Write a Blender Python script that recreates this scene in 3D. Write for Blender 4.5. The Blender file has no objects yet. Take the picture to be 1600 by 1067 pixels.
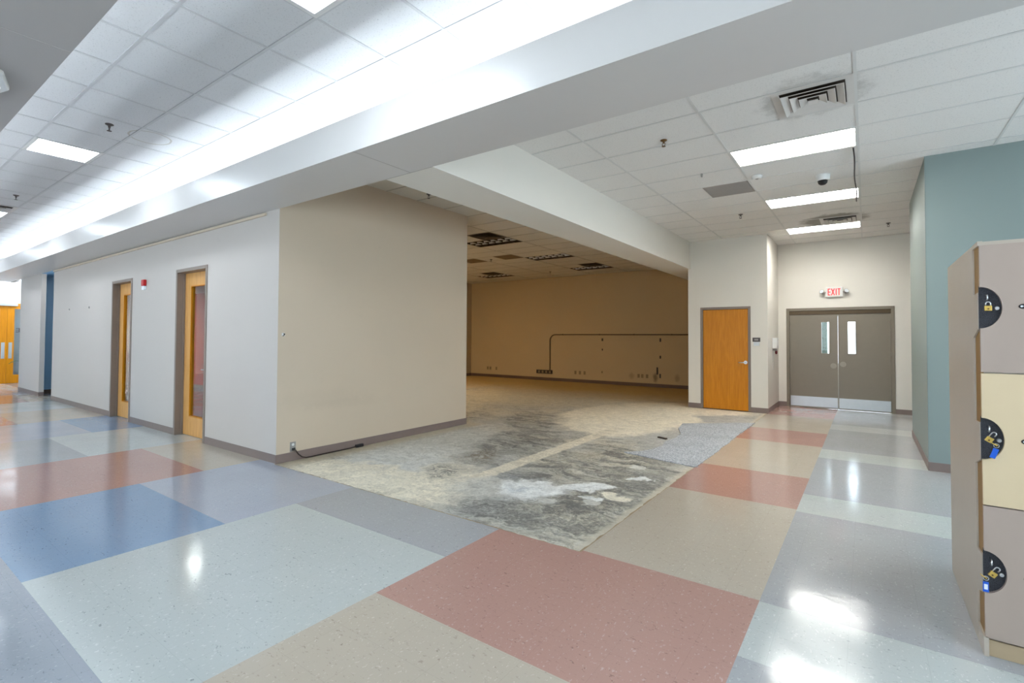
import bpy, bmesh, math, random
from mathutils import Vector, Matrix
random.seed(7)
sc = bpy.context.scene
COL = sc.collection
PI = math.pi

# ------------------------------------------------------------------ materials
def srgb(r, g, b):
    def f(c):
        c /= 255.0
        return c / 12.92 if c <= 0.04045 else ((c + 0.055) / 1.055) ** 2.4
    return (f(r), f(g), f(b), 1.0)

class NT:
    """small wrapper for building node trees"""
    def __init__(self, name):
        self.m = bpy.data.materials.new(name)
        self.m.use_nodes = True
        self.t = self.m.node_tree
        self.b = self.t.nodes['Principled BSDF']
        self.out = self.t.nodes['Material Output']
    def n(self, typ, **kw):
        nd = self.t.nodes.new(typ)
        for k, v in kw.items():
            setattr(nd, k, v)
        return nd
    def l(self, a, b):
        self.t.links.new(a, b)
    def val(self, sock, v):
        if hasattr(v, 'is_linked') or hasattr(v, 'links'):
            self.l(v, sock)
        else:
            sock.default_value = v
    def math(self, op, a, b=None, c=None, clamp=False):
        nd = self.n('ShaderNodeMath', operation=op)
        nd.use_clamp = clamp
        self.val(nd.inputs[0], a)
        if b is not None: self.val(nd.inputs[1], b)
        if c is not None: self.val(nd.inputs[2], c)
        return nd.outputs[0]
    def mix(self, fac, a, b, blend='MIX'):
        nd = self.n('ShaderNodeMix', data_type='RGBA', blend_type=blend)
        self.val(nd.inputs[0], fac)
        self.val(nd.inputs[6], a)
        self.val(nd.inputs[7], b)
        return nd.outputs[2]
    def pos(self):
        return self.n('ShaderNodeNewGeometry').outputs['Position']
    def mapping(self, vec, loc=(0, 0, 0), rot=(0, 0, 0), scale=(1, 1, 1), typ='POINT'):
        nd = self.n('ShaderNodeMapping', vector_type=typ)
        self.l(vec, nd.inputs[0])
        nd.inputs[1].default_value = loc
        nd.inputs[2].default_value = rot
        nd.inputs[3].default_value = scale
        return nd.outputs[0]
    def noise(self, vec, scale, detail=3, rough=0.5, dist=0.0):
        nd = self.n('ShaderNodeTexNoise')
        self.l(vec, nd.inputs['Vector'])
        nd.inputs['Scale'].default_value = scale
        nd.inputs['Detail'].default_value = detail
        nd.inputs['Roughness'].default_value = rough
        nd.inputs['Distortion'].default_value = dist
        return nd.outputs['Fac']
    def ramp(self, fac, lo, hi, a=0.0, b=1.0, smooth=True):
        nd = self.n('ShaderNodeMapRange')
        nd.interpolation_type = 'SMOOTHSTEP' if smooth else 'LINEAR'
        self.val(nd.inputs[0], fac)
        nd.inputs[1].default_value = lo; nd.inputs[2].default_value = hi
        nd.inputs[3].default_value = a; nd.inputs[4].default_value = b
        return nd.outputs[0]
    def bump(self, h, strength=0.2, dist=0.01):
        nd = self.n('ShaderNodeBump')
        nd.inputs['Strength'].default_value = strength
        nd.inputs['Distance'].default_value = dist
        self.l(h, nd.inputs['Height'])
        self.l(nd.outputs[0], self.b.inputs['Normal'])
    def set(self, color=None, rough=None, metal=None, spec=None):
        if color is not None: self.val(self.b.inputs['Base Color'], color)
        if rough is not None: self.val(self.b.inputs['Roughness'], rough)
        if metal is not None: self.val(self.b.inputs['Metallic'], metal)
        if spec is not None: self.val(self.b.inputs['Specular IOR Level'], spec)
        return self

M = {}
def plain(name, col, rough=0.5, metal=0.0, var=0.06, scale=9.0, bump=0.0, spec=0.5):
    """painted or moulded surface with a little unevenness"""
    k = NT(name)
    p = k.n('ShaderNodeTexCoord').outputs['Object']
    f = k.noise(p, scale, 4, 0.55)
    dark = tuple(c * (1 - var) for c in col[:3]) + (1,)
    lite = tuple(min(1, c * (1 + var)) for c in col[:3]) + (1,)
    k.set(k.mix(f, dark, lite), rough, metal, spec)
    if bump:
        k.bump(k.noise(p, 220, 2), bump, 0.003)
    M[name] = k.m
    return k.m

def paint(name, col, rough=0.55, var=0.03, stain=0.05, spec=0.4, smears=()):
    """wall paint: orange-peel roller texture, faint scuffs"""
    k = NT(name)
    p = k.pos()
    f = k.noise(p, 0.8, 5, 0.6)
    s = k.ramp(k.noise(k.mapping(p, scale=(1, 1, 2.2)), 3.1, 6, 0.7), 0.62, 0.80)
    c1 = k.mix(f, tuple(c * (1 - var) for c in col[:3]) + (1,), tuple(min(1, c * (1 + var)) for c in col[:3]) + (1,))
    c2 = k.mix(k.math('MULTIPLY', s, stain * 3), c1, tuple(c * 0.62 for c in col[:3]) + (1,))
    for x, y, z, r, rz, amt in smears:
        mp = k.mapping(p, loc=(x, y, z), scale=(r, 1, rz), typ='TEXTURE')
        ln = k.n('ShaderNodeVectorMath', operation='LENGTH'); k.l(mp, ln.inputs[0])
        d = k.math('ADD', ln.outputs['Value'], k.math('MULTIPLY', k.math('SUBTRACT', k.noise(p, 7, 5, 0.7), 0.5), 1.3))
        c2 = k.mix(k.ramp(d, 0.2, 1.0, amt, 0), c2, tuple(q * 0.25 for q in col[:3]) + (1,))
    k.set(c2, rough, 0, spec)
    k.bump(k.noise(p, 160, 2), 0.06, 0.002)
    M[name] = k.m
    return k.m

paint('block_paint', (0.60, 0.495, 0.38, 1), smears=((-5.705, 3.75, 0.72, 1, 0.16, 0.05), (-5.705, 4.1, 0.62, 1, 0.1, 0.04)))
paint('hall_paint', (0.555, 0.505, 0.465, 1), rough=0.5)
paint('corridor_paint', (0.76, 0.725, 0.66, 1))
paint('dim_cream_paint', (0.46, 0.345, 0.20, 1), rough=0.7, smears=((-5.33, 15.07, 0.30, 0.10, 0.22, 0.75), (-5.26, 15.07, 0.48, 0.05, 0.14, 0.9), (-4.65, 15.07, 0.30, 0.10, 0.18, 0.4), (-6.1, 15.07, 0.31, 0.12, 0.14, 0.3)))  # cream paint with the dim warm light put into its colour
paint('teal_paint', (0.24, 0.295, 0.285, 1), rough=0.5)
paint('blue_paint', (0.26, 0.44, 0.62, 1))
paint('red_paint', (0.45, 0.085, 0.045, 1), rough=0.7)
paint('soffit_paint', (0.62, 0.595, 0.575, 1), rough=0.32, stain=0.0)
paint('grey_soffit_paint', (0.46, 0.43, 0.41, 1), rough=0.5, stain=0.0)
paint('white_paint', (0.78, 0.78, 0.77, 1), stain=0.0)

plain('vinyl_base', srgb(128, 112, 106), 0.45, var=0.08)
plain('dark_base', srgb(92, 72, 60), 0.5)
plain('frame_paint', srgb(132, 118, 108), 0.4)
plain('door_steel', srgb(128, 118, 102), 0.33, var=0.04)
plain('glare_steel', srgb(152, 144, 130), 0.4)
plain('header_steel', srgb(84, 66, 38), 0.45)
plain('steel', (0.62, 0.62, 0.63, 1), 0.28, 1.0)
plain('satin_steel', (0.55, 0.56, 0.57, 1), 0.42, 0.9)
plain('brass', srgb(205, 172, 92), 0.35, 0.8)
plain('bronze', srgb(112, 80, 44), 0.4, 0.5)
plain('dull_metal', srgb(92, 84, 80), 0.5, 0.3)
plain('black_plastic', srgb(24, 22, 24), 0.45)
plain('dark_rubber', srgb(46, 32, 26), 0.6)
plain('grey_plastic', srgb(150, 146, 142), 0.5)
plain('white_plastic', srgb(226, 226, 224), 0.4, var=0.02)
plain('red_plastic', srgb(190, 18, 22), 0.35)
plain('darkred_plastic', srgb(110, 20, 26), 0.4)
plain('blue_plastic', srgb(28, 92, 205), 0.35)
plain('paper', srgb(225, 230, 236), 0.7)
plain('grille_white', srgb(214, 210, 206), 0.45)
plain('duct_dark', srgb(60, 48, 36), 0.8)
plain('panel_grey', srgb(160, 154, 149), 0.7)
plain('brown_panel', srgb(116, 94, 64), 0.75)
plain('louver_shade', srgb(70, 52, 34), 0.4, 0.3)  # shaded louver faces and dark cells put into the colour
plain('reflector_white', srgb(232, 230, 226), 0.3, 0.0)
plain('conduit', srgb(88, 74, 54), 0.45, 0.6)
plain('box_dark', srgb(52, 42, 32), 0.6)
plain('plate_tan', srgb(128, 110, 80), 0.6)
plain('cable', srgb(52, 42, 42), 0.55)
plain('leaf_green', srgb(66, 98, 36), 0.45)
plain('pot_clay', srgb(120, 84, 60), 0.8)
plain('soil', srgb(44, 34, 26), 0.95)
plain('concrete_outside', srgb(74, 82, 74), 0.9)
plain('joint', srgb(176, 170, 166), 0.8)
plain('sign_dark', srgb(74, 66, 64), 0.4)
plain('locker_taupe', srgb(172, 154, 142), 0.42, var=0.03)
plain('locker_cream', srgb(216, 194, 158), 0.42, var=0.03)
plain('locker_side', srgb(184, 172, 158), 0.40, var=0.03)
plain('locker_tan', srgb(178, 156, 126), 0.5)
plain('locker_edge', srgb(150, 112, 56), 0.5)

def wood(name, a, b, rough=0.35):
    k = NT(name)
    p = k.n('ShaderNodeTexCoord').outputs['Object']
    f = k.noise(k.mapping(p, scale=(14, 14, 1.1)), 2.2, 6, 0.62, 0.6)
    g = k.noise(k.mapping(p, scale=(60, 60, 3)), 3.0, 3)
    c = k.mix(k.ramp(f, 0.3, 0.72), a, b)
    c = k.mix(k.math('MULTIPLY', g, 0.12), c, tuple(x * 0.6 for x in a[:3]) + (1,))
    k.set(c, rough, 0, 0.25)
    M[name] = k.m
wood('oak', srgb(196, 122, 10), srgb(212, 138, 20))
wood('maple', srgb(206, 150, 84), srgb(226, 172, 104))

def emit(name, col, s):
    k = NT(name)
    k.set((0.9, 0.9, 0.9, 1) if s > 1 else (0.75, 0.03, 0.03, 1), 0.4)
    k.b.inputs['Emission Color'].default_value = col
    k.b.inputs['Emission Strength'].default_value = s
    M[name] = k.m
COOL = (0.80, 0.90, 1.0, 1)
WARM = (1.0, 0.98, 0.93, 1)
emit('lens_hall', COOL, 18.0)
emit('lens_corridor', WARM, 13.0)
emit('lens_drum', COOL, 1.2)
emit('lens_room_fill', (1.0, 0.80, 0.52, 1), 42.0)
emit('lens_office', (1, 0.95, 0.88, 1), 34.0)
emit('lens_lobby', COOL, 9.0)
emit('cove_tube', COOL, 21.0)
emit('exit_red', (1.0, 0.04, 0.05, 1), 0.32)

def glass(name, tint=(1, 1, 1, 1), refl=1.0):
    k = NT(name)
    tr = k.n('ShaderNodeBsdfTransparent'); tr.inputs[0].default_value = tint
    gl = k.n('ShaderNodeBsdfGlossy'); gl.inputs['Roughness'].default_value = 0.02
    fr = k.n('ShaderNodeFresnel'); fr.inputs[0].default_value = 1.45
    mx = k.n('ShaderNodeMixShader')
    k.l(k.math('MULTIPLY', fr.outputs[0], refl), mx.inputs[0])
    k.l(tr.outputs[0], mx.inputs[1]); k.l(gl.outputs[0], mx.inputs[2])
    k.l(mx.outputs[0], k.out.inputs[0])
    M[name] = k.m
glass('pane', (0.93, 0.96, 0.95, 1), 0.5)
glass('frosted', (0.80, 0.86, 0.88, 1))

TILE = 0.3083
def vct(name, col, chip_d, chip_l, rough=0.13):
    """waxed vinyl composition tile with streaky chips and faint butt joints"""
    k = NT(name)
    p = k.pos()
    base = k.mix(k.noise(p, 1.7, 4, 0.6), tuple(c * 0.95 for c in col[:3]) + (1,), tuple(min(1, c * 1.04) for c in col[:3]) + (1,))
    warp = k.n('ShaderNodeVectorMath', operation='ADD')
    nz = k.n('ShaderNodeTexNoise'); nz.inputs['Scale'].default_value = 18
    k.l(p, nz.inputs['Vector'])
    sc_ = k.n('ShaderNodeVectorMath', operation='SCALE'); sc_.inputs['Scale'].default_value = 0.03
    k.l(nz.outputs['Color'], sc_.inputs[0])
    k.l(p, warp.inputs[0]); k.l(sc_.outputs[0], warp.inputs[1])
    # chips: stretched cells, dark and light ones
    m1 = k.mapping(warp.outputs[0], scale=(1.0, 2.3, 1), rot=(0, 0, 0.5))
    f1 = k.ramp(k.noise(m1, 38, 2, 0.55), 0.645, 0.69)
    m2 = k.mapping(warp.outputs[0], scale=(2.0, 1.0, 1), rot=(0, 0, -0.3), loc=(3, 7, 0))
    f2 = k.ramp(k.noise(m2, 44, 2, 0.55), 0.645, 0.69)
    m3 = k.mapping(p, loc=(9, 1, 0))
    f3 = k.ramp(k.noise(m3, 9, 5, 0.7), 0.35, 0.7)
    c = k.mix(k.math('MULTIPLY', k.math('MULTIPLY', f1, 0.75), k.math('ADD', f3, 0.25)), base, chip_d)
    c = k.mix(k.math('MULTIPLY', f2, 0.7), c, chip_l)
    # joints every foot
    sp = k.n('ShaderNodeSeparateXYZ'); k.l(p, sp.inputs[0])
    def line(o, off):
        fr = k.math('FRACT', k.math('DIVIDE', k.math('ADD', o, off), TILE))
        d = k.math('ABSOLUTE', k.math('SUBTRACT', fr, 0.5))
        return k.ramp(d, 0.4945, 0.4985)
    ln = k.math('MAXIMUM', line(sp.outputs[0], 60.515), line(sp.outputs[1], 60.04))
    c = k.mix(k.math('MULTIPLY', ln, 0.28), c, tuple(x * 0.62 for x in col[:3]) + (1,))
    k.set(c, k.ramp(k.noise(p, 2.3, 5, 0.65), 0.3, 0.75, rough * 0.75, rough * 1.5), 0, 0.55)
    hh = k.math('ADD', k.noise(p, 7, 3, 0.6), k.math('MULTIPLY', k.noise(p, 26, 3), 0.16))
    k.bump(k.math('SUBTRACT', hh, k.math('MULTIPLY', ln, 0.2)), 0.035, 0.02)
    M[name] = k.m
vct('vct_white', (0.485, 0.515, 0.505, 1), (0.25, 0.27, 0.27, 1), (0.66, 0.68, 0.66, 1))
vct('vct_grey', (0.375, 0.385, 0.40, 1), (0.22, 0.22, 0.24, 1), (0.52, 0.53, 0.55, 1))
vct('vct_lavender', (0.40, 0.425, 0.49, 1), (0.28, 0.29, 0.33, 1), (0.53, 0.54, 0.58, 1))
vct('vct_slate', (0.30, 0.325, 0.37, 1), (0.16, 0.17, 0.20, 1), (0.43, 0.45, 0.49, 1))
vct('vct_blue', (0.215, 0.315, 0.46, 1), (0.10, 0.14, 0.20, 1), (0.30, 0.38, 0.48, 1))
vct('vct_rose', (0.44, 0.262, 0.222, 1), (0.24, 0.14, 0.12, 1), (0.55, 0.42, 0.38, 1))
vct('vct_beige', (0.49, 0.43, 0.355, 1), (0.30, 0.25, 0.20, 1), (0.62, 0.56, 0.48, 1))

def ceiling_tile(name, col, ring=None, soot=()):
    k = NT(name)
    p = k.pos()
    f = k.noise(p, 95, 3, 0.6)
    pit = k.ramp(f, 0.30, 0.43, 1, 0)
    c = k.mix(k.math('MULTIPLY', pit, 0.5), col, tuple(x * 0.55 for x in col[:3]) + (1,))
    c = k.mix(k.math('MULTIPLY', k.noise(p, 0.9, 3), 0.10), c, tuple(x * 0.8 for x in col[:3]) + (1,))
    if ring:
        cx, cy, r = ring
        vm = k.n('ShaderNodeVectorMath', operation='DISTANCE')
        k.l(k.mapping(p, scale=(1, 1, 0)), vm.inputs[0]); vm.inputs[1].default_value = (cx, cy, 0)
        d = k.math('ADD', vm.outputs['Value'], k.math('MULTIPLY', k.math('SUBTRACT', k.noise(p, 5, 2), 0.5), 0.04))
        e = k.ramp(k.math('ABSOLUTE', k.math('SUBTRACT', d, r)), 0.002, 0.014, 1, 0)
        c = k.mix(k.math('MULTIPLY', e, 0.5), c, (0.36, 0.30, 0.2, 1))
    for x, y, r, amt in soot:
        vm = k.n('ShaderNodeVectorMath', operation='DISTANCE')
        k.l(k.mapping(p, scale=(1, 1, 0)), vm.inputs[0]); vm.inputs[1].default_value = (x, y, 0)
        d = k.math('ADD', vm.outputs['Value'], k.math('MULTIPLY', k.math('SUBTRACT', k.noise(p, 6, 6, 0.75), 0.5), 0.5))
        c = k.mix(k.ramp(d, r * 0.75, r * 1.15, amt, 0), c, (0.20, 0.18, 0.15, 1))
    k.set(c, 0.9, 0, 0.2)
    k.bump(f, 0.25, 0.004)
    M[name] = k.m
ceiling_tile('tile_hall', (0.74, 0.75, 0.76, 1), ring=(-6.28, 2.03, 0.19))
ceiling_tile('tile_corridor', (0.82, 0.80, 0.775, 1), soot=((-0.365, 5.05, 0.42, 0.35), (-0.45, 10.52, 0.50, 0.75)))
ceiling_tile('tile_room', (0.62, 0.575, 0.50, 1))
plain('tbar_hall', (0.60, 0.61, 0.62, 1), 0.5)
plain('tbar_corridor', (0.68, 0.67, 0.65, 1), 0.45)
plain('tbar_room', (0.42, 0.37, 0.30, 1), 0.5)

def concrete():
    """bare slab: tan adhesive, grey smears, white patching compound, the pale footprint of a removed wall"""
    k = NT('concrete')
    p = k.pos()
    nz = k.n('ShaderNodeTexNoise'); nz.inputs['Scale'].default_value = 1.6; nz.inputs['Detail'].default_value = 5
    nz.inputs['Roughness'].default_value = 0.62
    k.l(p, nz.inputs['Vector'])
    ctr = k.n('ShaderNodeVectorMath', operation='SUBTRACT'); ctr.inputs[1].default_value = (0.5, 0.5, 0.5)
    k.l(nz.outputs['Color'], ctr.inputs[0])
    sc_ = k.n('ShaderNodeVectorMath', operation='SCALE'); sc_.inputs['Scale'].default_value = 0.75
    k.l(ctr.outputs[0], sc_.inputs[0])
    ad = k.n('ShaderNodeVectorMath', operation='ADD'); k.l(p, ad.inputs[0]); k.l(sc_.outputs[0], ad.inputs[1])
    w = ad.outputs[0]
    # second, finer warp so that patch edges break up
    nz2 = k.n('ShaderNodeTexNoise'); nz2.inputs['Scale'].default_value = 9; nz2.inputs['Detail'].default_value = 5
    k.l(p, nz2.inputs['Vector'])
    c2 = k.n('ShaderNodeVectorMath', operation='SUBTRACT'); c2.inputs[1].default_value = (0.5, 0.5, 0.5)
    k.l(nz2.outputs['Color'], c2.inputs[0])
    s2 = k.n('ShaderNodeVectorMath', operation='SCALE'); s2.inputs['Scale'].default_value = 0.16
    k.l(c2.outputs[0], s2.inputs[0])
    a2 = k.n('ShaderNodeVectorMath', operation='ADD'); k.l(w, a2.inputs[0]); k.l(s2.outputs[0], a2.inputs[1])
    w = a2.outputs[0]
    grey = (0.43, 0.425, 0.395, 1); dark = (0.125, 0.122, 0.115, 1); cream = (0.84, 0.775, 0.63, 1)
    white = (0.82, 0.83, 0.81, 1); tan = (0.58, 0.53, 0.42, 1); brown = (0.20, 0.155, 0.105, 1); pale = (0.62, 0.61, 0.56, 1)
    # trowel smears run in arcs: noise stretched along one direction
    sm = k.noise(k.mapping(w, rot=(0, 0, 0.62), scale=(0.8, 3.0, 1)), 2.2, 10, 0.74)
    big = k.noise(p, 0.62, 4, 0.55)
    mid = k.noise(w, 3.2, 8, 0.72)
    fine = k.noise(p, 34, 5, 0.72)
    spk = k.ramp(k.noise(k.mapping(w, rot=(0, 0, 0.5), scale=(1, 1.7, 1)), 9, 9, 0.80), 0.40, 0.60, 0.0, 1.0)
    streak = k.ramp(sm, 0.38, 0.60, 0.12, 1.0)
    c = k.mix(k.ramp(big, 0.38, 0.62), grey, tan)
    c = k.mix(k.math('MULTIPLY', k.ramp(mid, 0.46, 0.62), 0.55), c, pale)
    c = k.mix(k.math('MULTIPLY', k.ramp(sm, 0.48, 0.64), 0.72), c, dark)
    def ell(c, x, y, rx, ry, rot, col, amt=1.0, e0=0.75, e1=1.05, tex=None):
        mp = k.mapping(w, loc=(x, y, 0), rot=(0, 0, rot), scale=(rx, ry, 1), typ='TEXTURE')
        ln = k.n('ShaderNodeVectorMath', operation='LENGTH')
        k.l(k.mapping(mp, scale=(1, 1, 0)), ln.inputs[0])
        f = k.ramp(ln.outputs['Value'], e0, e1, amt, 0)
        if tex is not None:
            f = k.math('MULTIPLY', f, tex)
        return k.mix(f, c, col)
    soft = k.ramp(mid, 0.30, 0.52, 0.35, 1.0)
    # big areas
    c = ell(c, -4.85, 4.9, 0.95, 2.2, 0.3, pale, 0.95, 0.55, 1.1, soft)
    c = ell(c, -4.7, 4.3, 0.75, 0.9, 0.3, white, 0.55, 0.3, 1.1, soft)
    c = ell(c, -3.7, 9.0, 1.40, 2.1, 0.15, cream, 0.97, 0.84, 1.0)
    c = ell(c, -3.2, 10.9, 1.5, 1.0, 0.2, cream, 0.9, 0.7, 1.05)
    c = ell(c, -4.3, 3.5, 1.35, 0.50, 0.0, cream, 0.97, 0.7, 1.1, soft)
    c = ell(c, -3.75, 3.95, 0.45, 0.65, 0.2, cream, 0.8, 0.5, 1.1, soft)
    c = ell(c, -6.6, 11.0, 3.2, 2.6, 0.0, tan, 0.7, 0.5, 1.1)
    c = ell(c, -2.5, 5.2, 0.95, 2.0, 0.0, dark, 0.75, 0.6, 1.1, streak)
    c = ell(c, -2.35, 3.75, 0.95, 0.70, 0.1, dark, 0.80, 0.6, 1.1, spk)
    c = ell(c, -2.0, 4.7, 0.45, 1.1, 0.0, dark, 0.8, 0.6, 1.1, spk)
    c = ell(c, -4.15, 6.0, 0.62, 1.15, 0.1, dark, 0.85, 0.6, 1.1, streak)
    c = ell(c, -4.0, 5.0, 0.28, 0.5, 0.3, brown, 0.9, 0.4, 1.1, spk)
    c = ell(c, -5.0, 7.7, 0.7, 1.1, 0.5, dark, 0.8, 0.5, 1.1, streak)
    c = ell(c, -3.85, 4.05, 0.24, 0.36, 0.5, dark, 0.95, 0.4, 1.1, spk)
    c = ell(c, -2.35, 7.5, 0.55, 1.3, 0.0, grey, 0.8, 0.6, 1.1)
    c = ell(c, -2.1, 9.9, 0.55, 0.65, 0.0, grey, 0.9, 0.8, 1.0)
    # footprint of the removed wall
    sp = k.n('ShaderNodeSeparateXYZ'); k.l(p, sp.inputs[0])
    wob = k.math('MULTIPLY', k.math('SUBTRACT', nz2.outputs['Fac'], 0.5), 0.09)
    dx = k.math('ABSOLUTE', k.math('ADD', k.math('ADD', sp.outputs[0], 3.425), wob))
    band = k.math('MULTIPLY', k.ramp(dx, 0.085, 0.125, 1, 0), k.ramp(sp.outputs[1], 3.5, 4.2, 0.25, 0.92))
    band = k.math('MULTIPLY', band, k.ramp(sp.outputs[1], 7.2, 8.2, 1, 0))
    c = k.mix(band, c, (0.76, 0.69, 0.55, 1))
    # white patching compound
    c = ell(c, -3.15, 3.95, 0.40, 0.42, 0.0, pale, 0.8, 0.4, 1.1, soft)
    c = ell(c, -2.72, 4.2, 0.42, 0.38, 0.5, white, 0.97, 0.6, 1.05)
    c = ell(c, -2.35, 4.55, 0.32, 0.20, 0.2, white, 0.95, 0.75, 1.0)
    c = ell(c, -2.6, 3.85, 0.34, 0.14, 0.2, white, 0.75, 0.4, 1.1, spk)
    c = ell(c, -2.80, 4.15, 0.24, 0.13, 0.5, (0.43, 0.47, 0.51, 1), 0.85, 0.3, 1.1, spk)
    c = ell(c, -3.2, 4.35, 0.20, 0.22, 0.4, (0.24, 0.255, 0.27, 1), 0.95, 0.3, 1.1, spk)
    for (x, y, r, col) in ((-1.92, 4.40, 0.13, cream), (-2.13, 4.22, 0.10, white), (-2.12, 4.08, 0.08, pale), (-2.38, 3.92, 0.08, pale),
                           (-2.0, 5.2, 0.08, white), (-2.25, 5.6, 0.12, pale)):
        c = ell(c, x, y, r * 1.2, r, 0.2, col, 0.9, 0.7, 1.05)
    # edges and grain
    c = k.mix(k.math('MULTIPLY', k.ramp(fine, 0.48, 0.72), 0.38), c, (0.13, 0.125, 0.115, 1))
    c = k.mix(k.math('MULTIPLY', k.ramp(fine, 0.30, 0.50, 1, 0), 0.32), c, (0.66, 0.64, 0.58, 1))
    grit = k.ramp(k.noise(k.mapping(w, rot=(0, 0, 0.4), scale=(1, 1.9, 1)), 6.5, 10, 0.80), 0.33, 0.67, 0.74, 1.16)
    gm = k.n('ShaderNodeVectorMath', operation='SCALE'); k.l(c, gm.inputs[0]); k.l(grit, gm.inputs['Scale'])
    c = gm.outputs[0]
    ed = k.math('MULTIPLY', k.ramp(k.math('ADD', sp.outputs[0], wob), -1.75, -1.68), 0.7)
    c = k.mix(ed, c, (0.53, 0.48, 0.38, 1))
    ed2 = k.math('MULTIPLY', k.ramp(k.math('ADD', sp.outputs[0], wob), -5.55, -5.35, 1, 0), 0.6)
    ed2 = k.math('MULTIPLY', ed2, k.ramp(sp.outputs[1], 6.6, 7.0, 1, 0))
    c = k.mix(ed2, c, (0.50, 0.42, 0.28, 1))
    # brown-yellow tone of dim warm light painted over the far half of the slab
    dim_warm = k.math('MULTIPLY', k.ramp(k.math('ADD', sp.outputs[1], k.math('MULTIPLY', big, 1.6)), 11.0, 14.4), 0.8)
    c = k.mix(dim_warm, c, (0.46, 0.28, 0.055, 1))
    k.set(c, k.ramp(sm, 0.3, 0.7, 0.75, 0.55), 0, 0.35)
    k.bump(k.math('ADD', k.math('MULTIPLY', fine, 0.6), sm), 0.3, 0.004)
    M['concrete'] = k.m
concrete()

def carpet():
    k = NT('carpet_loop')
    p = k.pos()
    f = k.noise(k.mapping(p, scale=(1, 0.6, 1)), 52, 4, 0.75)
    g = k.noise(p, 2.2, 4, 0.6)
    c = k.mix(k.ramp(f, 0.36, 0.62), (0.29, 0.305, 0.33, 1), (0.54, 0.56, 0.585, 1))
    c = k.mix(k.math('MULTIPLY', k.ramp(g, 0.45, 0.7), 0.25), c, (0.22, 0.22, 0.22, 1))
    k.set(c, 0.95, 0, 0.1)
    k.bump(f, 0.8, 0.01)
    M['carpet_loop'] = k.m
carpet()

def mesh_black():
    k = NT('black_mesh')
    p = k.n('ShaderNodeTexCoord').outputs['Object']
    v = k.n('ShaderNodeTexVoronoi'); v.inputs['Scale'].default_value = 380
    k.l(p, v.inputs['Vector'])
    f = k.ramp(v.outputs['Distance'], 0.2, 0.6)
    k.set(k.mix(f, (0.006, 0.006, 0.008, 1), (0.045, 0.045, 0.055, 1)), 0.6, 0.0, 0.35)
    M['black_mesh'] = k.m
mesh_black()

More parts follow.
